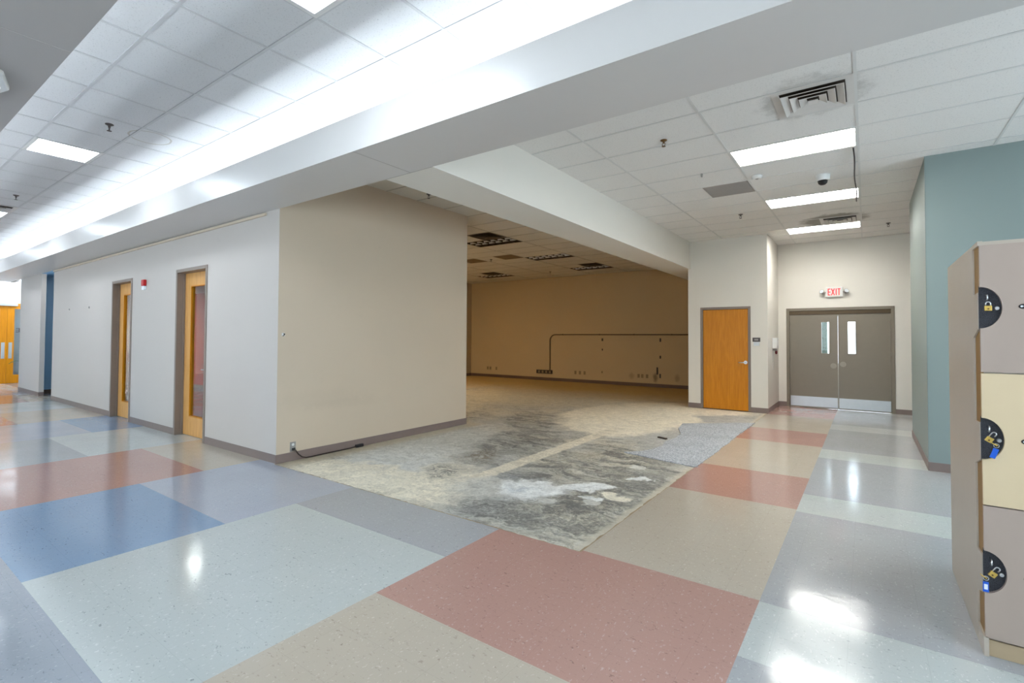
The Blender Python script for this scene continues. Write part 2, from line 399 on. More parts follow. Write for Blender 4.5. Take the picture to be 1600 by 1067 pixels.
# ------------------------------------------------------------------ mesh helpers
class MB:
    """collects shapes; build() links them as ONE mesh object"""
    def __init__(self):
        self.bm = bmesh.new()
    def quad(self, pts, mi=0):
        f = self.bm.faces.new([self.bm.verts.new(p) for p in pts]); f.material_index = mi
        return self
    def box(self, x0, x1, y0, y1, z0, z1, mi=0, bev=0.0, seg=2):
        b = bmesh.new()
        v = [b.verts.new((x, y, z)) for z in (z0, z1) for y in (y0, y1) for x in (x0, x1)]
        for f in ((0, 2, 3, 1), (4, 5, 7, 6), (0, 1, 5, 4), (2, 6, 7, 3), (0, 4, 6, 2), (1, 3, 7, 5)):
            b.faces.new([v[i] for i in f])
        if bev:
            bmesh.ops.bevel(b, geom=list(b.edges), offset=bev, segments=seg, affect='EDGES', profile=0.6)
        self._add(b, mi, False)
        return self
    def _add(self, b, mi, smooth, mat=None):
        if mat is not None: bmesh.ops.transform(b, matrix=mat, verts=b.verts)
        bmesh.ops.recalc_face_normals(b, faces=b.faces)
        mp = {v: self.bm.verts.new(v.co) for v in b.verts}
        for f in b.faces:
            try:
                nf = self.bm.faces.new([mp[v] for v in f.verts])
            except ValueError:
                continue
            nf.material_index = mi; nf.smooth = smooth or f.smooth
        b.free()
    def lathe(self, c, prof, n=24, axis='z', mi=0, smooth=True, mat=None):
        """prof: (radius, height) pairs, closed with caps"""
        b = bmesh.new(); rings = []
        for r, h in prof:
            ring = []
            for i in range(n):
                a = 2 * PI * i / n
                q = (r * math.cos(a), r * math.sin(a), h)
                if axis == 'x': q = (h, q[0], q[1])
                elif axis == 'y': q = (q[0], h, q[1])
                ring.append(b.verts.new((c[0] + q[0], c[1] + q[1], c[2] + q[2])))
            rings.append(ring)
        for A, B in zip(rings, rings[1:]):
            for i in range(n):
                f = b.faces.new((A[i], A[(i + 1) % n], B[(i + 1) % n], B[i])); f.smooth = smooth
        b.faces.new(rings[0][::-1]); b.faces.new(rings[-1])
        self._add(b, mi, False, mat)
        return self
    def tube(self, pts, r, n=10, mi=0):
        pts = [Vector(p) for p in pts]
        b = bmesh.new(); rings = []
        up = Vector((0.13, 0.21, 0.97)).normalized()
        for i, p in enumerate(pts):
            d = (pts[min(i + 1, len(pts) - 1)] - pts[max(i - 1, 0)]).normalized()
            if abs(d.dot(up)) > 0.95: u0 = Vector((1, 0.1, 0))
            else: u0 = up
            u = d.cross(u0).normalized(); v = d.cross(u).normalized()
            rr = r[i] if isinstance(r, (list, tuple)) else r
            rings.append([b.verts.new(p + u * rr * math.cos(2 * PI * k / n) + v * rr * math.sin(2 * PI * k / n)) for k in range(n)])
        for A, B in zip(rings, rings[1:]):
            best = min(range(n), key=lambda s: sum((A[i].co - B[(i + s) % n].co).length for i in range(0, n, 3)))
            for i in range(n):
                f = b.faces.new((A[i], A[(i + 1) % n], B[(i + 1 + best) % n], B[(i + best) % n])); f.smooth = True
        b.faces.new(rings[0][::-1]); b.faces.new(rings[-1])
        self._add(b, mi, False)
        return self
    def prism(self, pts, axis, a0, a1, mi=0, bev=0.0):
        """extrude a 2-D outline along an axis"""
        def P(u, v, w):
            return (w, u, v) if axis == 'x' else ((u, w, v) if axis == 'y' else (u, v, w))
        b = bmesh.new()
        A = [b.verts.new(P(u, v, a0)) for u, v in pts]; B = [b.verts.new(P(u, v, a1)) for u, v in pts]
        n = len(pts)
        b.faces.new(A); b.faces.new(B[::-1])
        for i in range(n): b.faces.new((A[i], B[i], B[(i + 1) % n], A[(i + 1) % n]))
        if bev: bmesh.ops.bevel(b, geom=list(b.edges), offset=bev, segments=2, affect='EDGES')
        self._add(b, mi, False)
        return self
    def xf(self, mat):
        bmesh.ops.transform(self.bm, matrix=mat, verts=self.bm.verts)
        return self
    def build(self, name, mats, parent=None, origin=None):
        if not isinstance(mats, (list, tuple)): mats = [mats]
        vs = self.bm.verts
        if parent is not None:
            o = Vector((0, 0, 0))
            q = parent
            while q is not None:
                o += Vector(q.location); q = q.parent
            if origin is None: origin = o
            origin = Vector(origin)
            loc = origin - o
        else:
            if origin is None:
                lo = [min(v.co[i] for v in vs) for i in range(3)]; hi = [max(v.co[i] for v in vs) for i in range(3)]
                origin = ((lo[0] + hi[0]) / 2, (lo[1] + hi[1]) / 2, lo[2])
            origin = Vector(origin); loc = origin
        for v in vs: v.co -= origin
        me = bpy.data.meshes.new(name)
        self.bm.to_mesh(me); self.bm.free()
        for m in mats: me.materials.append(M[m])
        ob = bpy.data.objects.new(name, me)
        ob.location = loc
        ob.parent = parent
        COL.objects.link(ob)
        return ob

def tag(o, label=None, cat=None, group=None, kind=None):
    if label: o['label'] = label
    if cat: o['category'] = cat
    if group: o['group'] = group
    if kind: o['kind'] = kind
    return o
def thing(name, loc, label, cat, group=None):
    o = bpy.data.objects.new(name, None); o.location = loc; o.empty_display_size = 0.05
    COL.objects.link(o)
    return tag(o, label, cat, group)
def struct(o, label, cat):
    return tag(o, label, cat, kind='structure')
def sroot(name, loc, label, cat):
    o = bpy.data.objects.new(name, None); o.location = loc; o.empty_display_size = 0.05
    COL.objects.link(o)
    return struct(o, label, cat)
def dup(root, loc, label=None, group=None):
    def cp(o, par):
        c = o.copy(); COL.objects.link(c); c.parent = par
        for ch in kids.get(o, []): cp(ch, c)
        return c
    kids = {}
    for o in list(bpy.data.objects):
        if o.parent: kids.setdefault(o.parent, []).append(o)
    r = cp(root, None)
    r.location = loc
    if label: r['label'] = label
    if group: r['group'] = group
    return r

# ------------------------------------------------------------------ dimensions of the place (metres)
ZC = 3.645          # ceilings
ZS = 3.04           # underside of soffit and beam
ZL = 3.345          # top of the cove lip
YW = 3.175          # wall with the office doors / inner edge of soffit
YS = 2.533          # cove lip
YN = 0.76           # lip of the cove on the camera's side
XB = -5.705         # side of the office block towards the stripped room
YB = 6.60           # far end of the office block
XP, YP = -1.648, 3.146   # corner of the bare slab
XW, YD, YE = -1.628, 11.186, 12.684   # closet wall edge, closet wall face, exit wall face
XR = -3.206         # left edge of closet wall
XT, YT0, YT1 = 0.571, 7.46, 9.957     # teal block
YBK = 15.07         # back wall of stripped room
XRL = -12.77        # left wall of stripped room
XF = -21.7          # far end of the hall
XE = 4.6            # near end of everything (behind the lockers)
YSO = -3.6          # window wall behind the camera

# ------------------------------------------------------------------ floors
def vct_floor():
    mats = ['vct_white', 'vct_grey', 'vct_lavender', 'vct_slate', 'vct_blue', 'vct_rose', 'vct_beige']
    W, G, L, S, B, R, T = range(7)
    mb = MB()
    def r(x0, x1, y0, y1, m):
        mb.quad(((x0, y0, 0), (x1, y0, 0), (x1, y1, 0), (x0, y1, 0)), m)
    xs = [-0.515, -2.365, -4.20, -6.04, -7.90, -9.80, -11.67, -13.5, -15.4, -17.3, -19.2, XF - 0.3]
    yN, yA, yB, yC = YSO, 0.745, 1.94, 2.53
    pat = [
        [(yN, -0.5, S), (-0.5, yB, T), (yB, 9, R)],
        [(yN, yA, S), (yA, yC, W), (yC, 9, G)],
        [(yN, yA, S), (yA, 1.925, B), (1.925, 9, L)],
        [(yN, yA, L), (yA, yC, R), (yC, 9, T)],
        [(yN, 1.98, G), (1.98, 9, W)],
        [(yN, 0.745, W), (0.745, 2.5, L), (2.5, 9, B)],
        [(yN, 1.98, R), (1.98, 9, T)],
        [(yN, 1.98, G), (1.98, 9, W)],
        [(yN, 2.8, R), (2.8, 9, T)],
        [(yN, 2.0, B), (2.0, 9, L)],
        [(yN, 2.5, G), (2.5, 9, W)],
    ]
    for j, bands in enumerate(pat):
        x1, x0 = xs[j], xs[j + 1]
        top = YP if j < 2 else YW + 0.16
        for a, b, m in bands:
            b = min(b, top)
            if j == 2 and b == top:
                r(XB, x1, a, YP, m); r(x0, XB, a, top, m)
            else:
                r(x0, x1, a, b, m)
    # alcove and lobby at the far end
    r(-19.0, -15.4, YW + 0.16, 3.60, G)
    r(XF - 0.5, -19.0, YW + 0.16, 5.3, S)
    r(XF - 0.5, XF - 0.3, 1.8, YW + 0.16, S)
    # corridor towards the exit, column beside the slab
    y = YP
    for a, b, m in ((YP, 3.182, R), (3.182, 5.057, T), (5.057, 6.248, R), (6.248, 8.156, T), (8.156, 9.326, R), (9.326, 11.10, T), (11.10, YE + 0.2, R)):
        r(XP if a < YD else XW - 0.02, -0.515, a, b, m)
    # grey and white rows on the other side
    y = YSO
    k = -3
    while y < YE + 0.2:
        w0 = 2.572 + 2.435 * k
        if w0 > y: r(-0.515, XE, y, min(w0, YE + 0.2), G)
        if w0 + 0.6 > YSO and w0 < YE: r(-0.515, XE, max(w0, YSO), w0 + 0.6, W)
        y = max(y, w0 + 0.6); k += 1
    # tile edge dropping to the slab
    mb.quad(((XB, YP, 0), (XP, YP, 0), (XP, YP, -0.012), (XB, YP, -0.012)), T)
    mb.quad(((XB, YP, 0), (XB, YW, 0), (XB, YW, -0.012), (XB, YP, -0.012)), T)
    mb.quad(((XP, YP, 0), (XP, YD, 0), (XP, YD, -0.012), (XP, YP, -0.012)), T)
    struct(mb.build('floor', mats, origin=(0, 0, 0)), 'waxed vinyl tile floor in blocks of grey, white, blue, rose and beige', 'floor')
vct_floor()
mb = MB()
z = -0.006
for x0, x1, y0, y1 in ((XB, XP, YP, YB), (XRL - 0.1, XP, YB, YD), (XRL - 0.1, XR, YD, YBK + 0.1)):
    nx, ny = max(1, int((x1 - x0) / 1.0)), max(1, int((y1 - y0) / 1.0))
    mb.quad(((x0, y0, z), (x1, y0, z), (x1, y1, z), (x0, y1, z)))
struct(mb.build('floor.001', 'concrete', origin=(0, 0, -0.006)), 'bare stained concrete slab with scraped adhesive and white patches', 'floor')
# ragged line of tile adhesive around the slab
mb = MB()
def ragged(p0, p1, side, n):
    d = (Vector(p1) - Vector(p0)); prev = None
    nrm = Vector(side)
    for i in range(n + 1):
        q = Vector(p0) + d * (i / n); w = 0.006 + 0.016 * random.random()
        cur = (q, q + nrm * w)
        if prev: mb.quad((prev[0], cur[0], cur[1], prev[1]))
        prev = cur
ragged((XB, YP + 0.0005, -0.003), (XP, YP + 0.0005, -0.003), (0, 1, 0), 90)
ragged((XP - 0.0005, YP, -0.003), (XP - 0.0005, YD, -0.003), (-1, 0, 0), 160)
plain('old_adhesive', srgb(146, 126, 98), 0.8)
struct(mb.build('trim_1', 'old_adhesive', origin=(XP, YP, -0.003)), 'broken brown adhesive edge between vinyl tiles and bare slab', 'floor edging')
mb = MB().quad(((-15.4, YW + 0.16, 0.001), (XB - 0.15, YW + 0.16, 0.001), (XB - 0.15, 6.5, 0.001), (-15.4, 6.5, 0.001)))
mb.quad(((-18.5, 3.7, 0.001), (-15.4, 3.7, 0.001), (-15.4, 6.5, 0.001), (-18.5, 6.5, 0.001)))
mb.quad(((XR, YD - 0.001, -0.006), (XW, YD - 0.001, -0.006), (XW, 12.7, -0.006), (XR, 12.7, -0.006)))
struct(mb.build('floor.002', 'vct_slate', origin=(-10, 5, 0)), 'grey vinyl floor of the office seen through the glazed doors', 'floor')

# ------------------------------------------------------------------ ceilings
def ceiling(name, x0, x1, y0, y1, gx, gy, tx, ty, holes, tilem, barm, label, regions=None):
    """lay-in tiles as single quads between T-bars; holes are cells left open for fixtures"""
    mb = MB()
    def cuts(a0, a1, g, t):
        k = math.ceil((a0 - g) / t - 1e-6); out = [a0]
        while g + k * t < a1 - 1e-6:
            v = g + k * t
            if v > a0 + 1e-4: out.append(v)
            k += 1
        return out + [a1]
    X = cuts(x0, x1, gx, tx); Y = cuts(y0, y1, gy, ty)
    def inside(cx, cy):
        return regions is None or any(a < cx < b and c < cy < d for a, b, c, d in regions)
    for i in range(len(X) - 1):
        for j in range(len(Y) - 1):
            cx, cy = (X[i] + X[i + 1]) / 2, (Y[j] + Y[j + 1]) / 2
            if any(hx0 < cx < hx1 and hy0 < cy < hy1 for hx0, hx1, hy0, hy1 in holes): continue
            mb.quad(((X[i], Y[j], ZC), (X[i], Y[j + 1], ZC), (X[i + 1], Y[j + 1], ZC), (X[i + 1], Y[j], ZC)))
    w, d = 0.012, 0.004
    for v in X[1:-1]: mb.box(v - w, v + w, y0, y1, ZC - d, ZC + 0.002, 1)
    for v in Y[1:-1]: mb.box(x0, x1, v - w, v + w, ZC - d - 0.0006, ZC + 0.0014, 1)
    struct(mb.build(name, [tilem, barm], origin=((x0 + x1) / 2, (y0 + y1) / 2, ZC)), label, 'ceiling')

HALL_FIX = [-2.98 - 4.88 * k for k in range(-1, 4)]      # left edge x of each 2x2 troffer
HY0, HY1 = 1.30, 1.89
hall_holes = [(x, x + 0.61, HY0, HY1) for x in HALL_FIX]
ceiling('ceiling', XF, XE, -0.05, YW - 0.02, -2.98, 1.30, 0.61, 0.59, hall_holes, 'tile_hall', 'tbar_hall',
        'white square tile ceiling of the hall between the two light coves')
CF = [(-1.272, 6.0), (-1.272, 8.44), (-1.272, 10.88)]
corr_holes = [(x, x + 1.217, y + 0.02, y + 0.63) for x, y in CF]
ceiling('ceiling.001', -3.16, XE, YW, YE, -1.272, 6.01, 1.217, 0.61, corr_holes, 'tile_corridor', 'tbar_corridor',
        'white oblong tile ceiling of the corridor leading to the exit')
ROOM_FIX = [(-7.41, 8.45), (-7.41, 10.89), (-7.41, 13.33), (-11.07, 13.33)]
room_holes = [(x, x + 1.22, y, y + 0.61) for x, y in ROOM_FIX]
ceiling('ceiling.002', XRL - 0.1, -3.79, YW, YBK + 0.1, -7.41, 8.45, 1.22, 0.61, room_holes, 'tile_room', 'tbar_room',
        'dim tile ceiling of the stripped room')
mb = MB().box(XF, XE, YSO, -0.05, ZC, ZC + 0.05)
mb.box(XF, -19.9, YW - 0.02, 5.2, ZC, ZC + 0.05)
mb.box(-15.5, XB - 0.15, YW + 0.02, 6.44, 2.75, 2.80)
mb.box(-18.6, -15.5, 3.73, 6.44, 2.75, 2.80)
mb.box(XR, XW, YD + 0.01, 12.7, 2.6, 2.65)
struct(mb.build('ceiling.003', 'white_paint'), 'plain ceiling over the lobby and the offices', 'ceiling')

# soffit with light cove (a trough), the beam over the room opening and the soffit on the camera's side
mb = MB()
mb.box(-20.0, XE, YS, YW, ZS, ZS + 0.06)
mb.box(-20.0, XE, YS, YS + 0.03, ZS + 0.06, ZL)
mb.box(-20.0, XE, YW - 0.02, YW, ZS + 0.06, ZC)
mb.box(-20.0, -19.98, YS + 0.03, YW - 0.02, ZS + 0.06, ZL)
struct(mb.build('ceiling_soffit', 'soffit_paint'), 'long white soffit hiding the cove lights above the office wall', 'soffit')
mb = MB()
mb.box(-3.795, -3.16, YW + 0.002, YBK, ZS, ZC)
struct(mb.build('ceiling_beam', 'corridor_paint'), 'white boxed beam over the opening of the stripped room', 'beam')
mb = MB()
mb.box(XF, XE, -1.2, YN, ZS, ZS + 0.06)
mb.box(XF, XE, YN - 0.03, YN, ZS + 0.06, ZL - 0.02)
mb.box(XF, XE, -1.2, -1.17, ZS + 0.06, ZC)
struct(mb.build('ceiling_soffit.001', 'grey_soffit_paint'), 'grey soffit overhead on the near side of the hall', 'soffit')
mb = MB()
mb.box(-3.447, -3.441, YS + 0.002, YW, ZS - 0.0015, ZS + 0.001)
mb.box(-3.795, -3.16, YW - 0.003, YW + 0.003, ZS - 0.0015, ZS + 0.001)
mb.box(-3.50, -3.494, -1.19, YN - 0.002, ZS - 0.0015, ZS + 0.001)
struct(mb.build('trim_2', 'joint'), 'hairline joints in the white soffit panels', 'joint')

# ------------------------------------------------------------------ walls
def wallbox(name, boxes, mat, label):
    mb = MB()
    for b in boxes: mb.box(*b)
    return struct(mb.build(name, mat), label, 'wall')
DA = (-8.62, -7.575)      # near office door opening incl. frame
DB = (-11.49, -10.47)     # far office door
DH = 2.52
T = 0.15
wallbox('wall_office', [(-15.53, DB[0], YW, YW + T, 0, ZS), (DB[0], DB[1], YW, YW + T, DH, ZS), (DB[1], DA[0], YW, YW + T, 0, ZS),
                        (DA[0], DA[1], YW, YW + T, DH, ZS), (DA[1], XB - T, YW, YW + T, 0, ZS), (XB - T, XB - 0.0005, YW, YW + 0.0008, 0, ZS), (-15.53, -15.38, YW + T, 3.75, 0, ZS)],
        'hall_paint', 'off-white hall wall holding the two glazed wooden doors')
wallbox('wall_block', [(XB - T, XB, YW + 0.0009, YB, 0, ZS), (XB - T, XB, YW + 0.0009, YB, ZS, ZC - 0.0), (XRL, XB - T, YB - T, YB, 0, ZC)],
        'block_paint', 'cream end wall of the office block facing the bare slab')
wallbox('wall_red', [(-18.6, XB - T, 6.40, 6.45, 0, 2.75)], 'red_paint', 'brick-red office wall seen through the glazed doors')
wallbox('wall_office_side', [(-18.65, -18.5, 3.6, 6.45, 0, 2.75)], 'hall_paint', 'end wall inside the office')
wallbox('wall_pier', [(-18.82, -16.67, YW, 3.27, 0, ZS), (-20.0, -19.3, YW - 0.02, YW + 0.05, ZS - 0.02, ZC)], 'hall_paint', 'short off-white wall pier beyond the office wall')
wallbox('wall_alcove', [(-17.35, -15.53, 3.60, 3.72, 0, ZS), (-18.82, -17.35, 3.27, 3.72, 0, ZS), (-18.82, -15.53, YW, 3.60, ZS, ZS + 0.05)], 'blue_paint', 'blue wall inside the narrow recess')
FD0, FD1, FDH = 2.46, 4.29, 2.50
wallbox('wall_end', [(XF - 0.15, XF, YSO, FD0, 0, ZC), (XF - 0.15, XF, FD0, FD1, FDH, ZC), (XF - 0.15, XF, FD1, 5.2, 0, ZC),
                     (XF, -19.0, 5.2, 5.35, 0, ZC), (-19.0, -18.82, 3.72, 5.35, 0, ZC), (-18.82, -18.7, 3.27, 3.72, ZS, ZC)], 'white_paint', 'white wall over the wooden double doors at the far end of the hall')
wallbox('wall_back', [(XRL - 0.1, XR, YBK, YBK + 0.15, 0, ZC), (XRL - 0.15, XRL, YB, YBK, 0, ZC)], 'dim_cream_paint', 'cream back wall of the stripped room, dim warm light put into its colour')
DW = (-2.945, -1.943); DWH = 2.18
wallbox('wall_closet', [(XR, DW[0], YD, YD + T, 0, ZC), (DW[0], DW[1], YD, YD + T, DWH, ZC), (DW[1], XW, YD, YD + T, 0, ZC),
                        (XW - T, XW, YD + T, YE + 0.15, 0, ZC), (XR, XR + T, YD + T, YBK, 0, ZC), (XR + T, XW - T, 12.6, 12.7, 0, ZC)],
        'corridor_paint', 'white wall with the plain wooden closet door')
EX = (-1.468, 0.47); EXH = 2.19
wallbox('wall_exit', [(XW, EX[0], YE, YE + T, 0, ZC), (EX[0], EX[1], YE, YE + T, EXH, ZC), (EX[1], XE, YE, YE + T, 0, ZC)],
        'corridor_paint', 'white wall around the grey double exit doors')
wallbox('wall_teal', [(XT, XE, YT0, YT1, 0, ZC)], 'teal_paint', 'pale teal wall block beside the corridor')
mb = MB()
mb.box(XT - 0.003, XT + 0.002, YT0 + 0.0, YT0 + 0.004, 0.1, ZC)
struct(mb.build('trim_3', 'teal_paint'), 'corner bead of the teal wall', 'corner bead')
RWIN = [(-3.2, -0.8), (-0.5, 1.9), (2.2, 4.6), (4.9, 7.2)]  # window openings added in this unseen wall to bring in daylight
segs = []; prev = YSO - 0.15
for a, b in RWIN:
    segs.append((XE, XE + 0.15, prev, a, 0, ZC)); segs.append((XE, XE + 0.15, a, b, 0, 0.7)); segs.append((XE, XE + 0.15, a, b, 2.95, ZC)); prev = b
segs.append((XE, XE + 0.15, prev, YE + T, 0, ZC))
wallbox('wall_right', segs, 'corridor_paint', 'unseen wall beyond the lockers with added windows')
for i, (a, b) in enumerate(RWIN):
    r = sroot('window_%d' % (i + 7), (XE + 0.08, (a + b) / 2, 0.7), 'unseen window added in the wall beyond the lockers for daylight', 'window')
    mb = MB()
    for q in ((a, a + 0.05), (b - 0.05, b)): mb.box(XE + 0.05, XE + 0.11, q[0], q[1], 0.7, 2.95)
    for q in ((0.7, 0.75), (2.9, 2.95)): mb.box(XE + 0.05, XE + 0.11, a + 0.05, b - 0.05, q[0], q[1])
    mb.build('window_frame', 'frame_paint', r)
    MB().box(XE + 0.077, XE + 0.083, a + 0.05, b - 0.05, 0.75, 2.9).build('window_pane', 'pane', r)
WX = [(-20.0 + 3.6 * i, -17.2 + 3.6 * i) for i in range(6)]
segs = []; prev = XF
for a, b in WX:
    segs.append((prev, a, YSO - 0.15, YSO, 0, ZC)); segs.append((a, b, YSO - 0.15, YSO, 0, 0.9)); segs.append((a, b, YSO - 0.15, YSO, 2.7, ZC)); prev = b
segs.append((prev, XE, YSO - 0.15, YSO, 0, ZC))
wallbox('wall_window', segs, 'hall_paint', 'window wall behind the camera')
for i, (a, b) in enumerate(WX):
    r = sroot('window_%d' % (i + 1), ((a + b) / 2, YSO - 0.08, 0.9), 'daylight window in the wall behind the camera', 'window')
    mb = MB()
    for q in ((a, a + 0.05), (b - 0.05, b), ((a + b) / 2 - 0.025, (a + b) / 2 + 0.025)): mb.box(q[0], q[1], YSO - 0.11, YSO - 0.05, 0.9, 2.7)
    mb.box(a + 0.05, b - 0.05, YSO - 0.11, YSO - 0.05, 0.9, 0.95); mb.box(a + 0.05, b - 0.05, YSO - 0.11, YSO - 0.05, 2.65, 2.7)
    mb.build('window_frame', 'frame_paint', r)
    MB().box(a + 0.05, b - 0.05, YSO - 0.083, YSO - 0.077, 0.95, 2.65).build('window_pane', 'pane', r)

# base strips
def base(name, segs, mat, label):
    mb = MB()
    for x0, x1, y0, y1 in segs:
        mb.box(x0, x1, y0, y1, -0.006, 0.10, 0, 0.0012, 1)
    struct(mb.build(name, mat), label, 'baseboard')
e = 0.006
base('baseboard_office', [(-15.53, DB[0], YW - e, YW), (DB[1], DA[0], YW - e, YW), (DA[1], XB + e, YW - e, YW)], 'vinyl_base', 'brown-grey vinyl base along the office wall')
base('baseboard_block', [(XB, XB + e, YW, YB + e), (-8, XB, YB, YB + e)], 'vinyl_base', 'brown-grey vinyl base of the cream end wall')
base('baseboard_pier', [(-18.82 - e, -16.67 + e, YW - e, YW), (-16.67, -16.67 + e, YW, 3.27)], 'vinyl_base', 'vinyl base around the wall pier')
base('baseboard_alcove', [(-17.35, -15.53, 3.60 - e, 3.60), (-17.35, -17.35 + e, 3.27, 3.60)], 'dark_base', 'dark base of the blue recess')
base('baseboard_back', [(XRL, XR, YBK - e, YBK), (XRL, XRL + e, YB, YBK)], 'dark_base', 'dark base along the back of the stripped room')
base('baseboard_closet', [(XR - e, DW[0], YD - e, YD), (DW[1], XW + e, YD - e, YD), (XW, XW + e, YD, YE), (XR - e, XR, YD, YBK - e)], 'vinyl_base', 'vinyl base around the closet wall')
base('baseboard_exit', [(XW + e, EX[0], YE - e, YE), (EX[1], XE, YE - e, YE)], 'vinyl_base', 'vinyl base under the exit wall')
base('baseboard_teal', [(XT - e, XT, YT0 - e, YT1), (XT, XE, YT0 - e, YT0)], 'vinyl_base', 'vinyl base of the teal wall')
mb = MB()
mb.box(-15.53, -6.0, YW - 0.022, YW, ZS - 0.045, ZS - 0.012, 0, 0.004)
for x in (-14.2, -12.2, -10.2, -8.75): mb.lathe((x, YW - 0.022, ZS - 0.05), [(0.006, -0.012), (0.006, 0.012)], 8, 'y')
struct(mb.build('trim_4', 'block_paint'), 'thin hanging rail under the soffit along the office wall', 'picture rail')
base('baseboard_red', [(-18.5, XB - T, 6.40 - e, 6.40)], 'vinyl_base', 'vinyl base of the red office wall')

# ------------------------------------------------------------------ office doors (glazed, 8 ft)
def office_door(n, x0, x1, label):
    r = sroot('door_%d' % n, ((x0 + x1) / 2, YW, 0), label, 'door')
    f = 0.05
    mb = MB()
    for a, b in ((x0, x0 + f), (x1 - f, x1)): mb.box(a, b, YW - 0.012, YW + T + 0.012, 0, DH, 0, 0.003, 1)
    mb.box(x0 + f, x1 - f, YW - 0.012, YW + T + 0.012, DH - f, DH, 0, 0.003, 1)
    for a, b in ((x0 + f, x0 + f + 0.015), (x1 - f - 0.015, x1 - f)): mb.box(a, b, YW + 0.075, YW + 0.10, 0, DH - f)
    mb.build('door_frame', 'frame_paint', r)
    a, b = x0 + f + 0.004, x1 - f - 0.004; y0, y1 = YW + 0.102, YW + 0.146
    st, br, tr = 0.21, 0.29, 0.20
    mb = MB()
    mb.box(a, a + st, y0, y1, 0.008, DH - f - 0.004); mb.box(b - st, b, y0, y1, 0.008, DH - f - 0.004)
    mb.box(a + st, b - st, y0, y1, 0.008, br); mb.box(a + st, b - st, y0, y1, DH - f - tr, DH - f - 0.004)
    d = mb.build('door_panel', 'maple', r)
    mb = MB()
    g = 0.014
    for (p, q, s, t) in ((a + st, a + st + g, br, DH - f - tr), (b - st - g, b - st, br, DH - f - tr), (a + st + g, b - st - g, br, br + g), (a + st + g, b - st - g, DH - f - tr - g, DH - f - tr)):
        mb.box(p, q, y0 - 0.004, y1 + 0.004, s, t)
    mb.build('glazing_bead', 'oak', d)
    MB().box(a + st + g, b - st - g, (y0 + y1) / 2 - 0.003, (y0 + y1) / 2 + 0.003, br + g, DH - f - tr - g).build('glass', 'pane', d)
    hx = b - 0.07; hz = 1.02
    mb = MB().lathe((hx, y0, hz), [(0.027, -0.01), (0.027, 0)], 20, 'y')
    mb.tube([(hx, y0 - 0.008, hz), (hx, y0 - 0.05, hz), (hx - 0.02, y0 - 0.058, hz), (hx - 0.13, y0 - 0.058, hz)], 0.009, 10)
    mb.build('door_handle', 'satin_steel', r)
    mb = MB()
    for zz in (0.25, 0.95, 1.65, 2.25): mb.lathe((x0 + f + 0.002, y0 - 0.004, zz), [(0.007, -0.05), (0.007, 0.05)], 10)
    mb.build('hinge', 'satin_steel', r)
office_door(1, DA[0], DA[1], 'glazed maple door nearer the corner of the hall wall')
office_door(2, DB[0], DB[1], 'glazed maple door farther along the hall wall, beside the red alarm')
tag_sw = MB().box(-15.0, -14.93, 6.392, 6.40, 1.10, 1.22, 0, 0.002)
tag(tag_sw.build('wall_switch', 'white_plastic'), 'small white switch plate on the red wall behind the door glass', 'switch')

# ------------------------------------------------------------------ far double door
r = sroot('door_3', (XF, (FD0 + FD1) / 2, 0), 'pair of wooden doors with glass panes at the far end of the hall', 'door')
mb = MB()
for a, b in ((FD0, FD0 + 0.05), (FD1 - 0.05, FD1)): mb.box(XF - 0.14, XF + 0.012, a, b, 0, FDH)
mb.box(XF - 0.14, XF + 0.012, FD0 + 0.05, FD1 - 0.05, FDH - 0.05, FDH)
mb.build('door_frame', 'oak', r)
mid = 3.375
for a, b in ((FD0 + 0.052, mid - 0.002), (mid + 0.002, FD1 - 0.052)):
    st = 0.16
    mb = MB()
    mb.box(XF - 0.06, XF - 0.015, a, a + st, 0.006, FDH - 0.06); mb.box(XF - 0.06, XF - 0.015, b - st, b, 0.006, FDH - 0.06)
    mb.box(XF - 0.06, XF - 0.015, a + st, b - st, 0.006, 0.27); mb.box(XF - 0.06, XF - 0.015, a + st, b - st, 2.33, FDH - 0.06)
    d = mb.build('door_panel', 'oak', r)
    MB().box(XF - 0.04, XF - 0.034, a + st, b - st, 0.27, 2.33).build('glass', 'frosted', d)
    s0 = (b - st + 0.04, b - 0.04) if b < mid else (a + 0.04, a + st - 0.04)
    MB().box(XF - 0.015, XF - 0.008, s0[0], s0[1], 0.78, 1.28, 0, 0.002).build('pull_plate', 'satin_steel', d)
MB().box(XF - 0.012, XF + 0.05, FD0 + 0.06, mid + 0.22, FDH - 0.085, FDH - 0.01, 0, 0.006).build('door_closer', 'satin_steel', r)
# the room number on the glass: a 3 in strokes
mb = MB()
cy0, cy1, cz, h = mid + 0.20, mid + 0.29, 1.60, 0.13
tt = 0.022
for zz in (cz, cz + h / 2 - tt / 2, cz + h - tt): mb.box(XF - 0.033, XF - 0.031, cy0, cy1 - tt, zz, zz + tt)
mb.box(XF - 0.033, XF - 0.031, cy1 - tt, cy1, cz, cz + h)
mb.build('number', 'sign_dark', r)
mb = MB().box(XF - 0.4, XF - 0.35, FD0 - 0.5, FD1 + 0.5, 0, 3.2)
struct(mb.build('wall_beyond', 'white_paint'), 'pale wall of the room beyond the far double doors', 'wall')

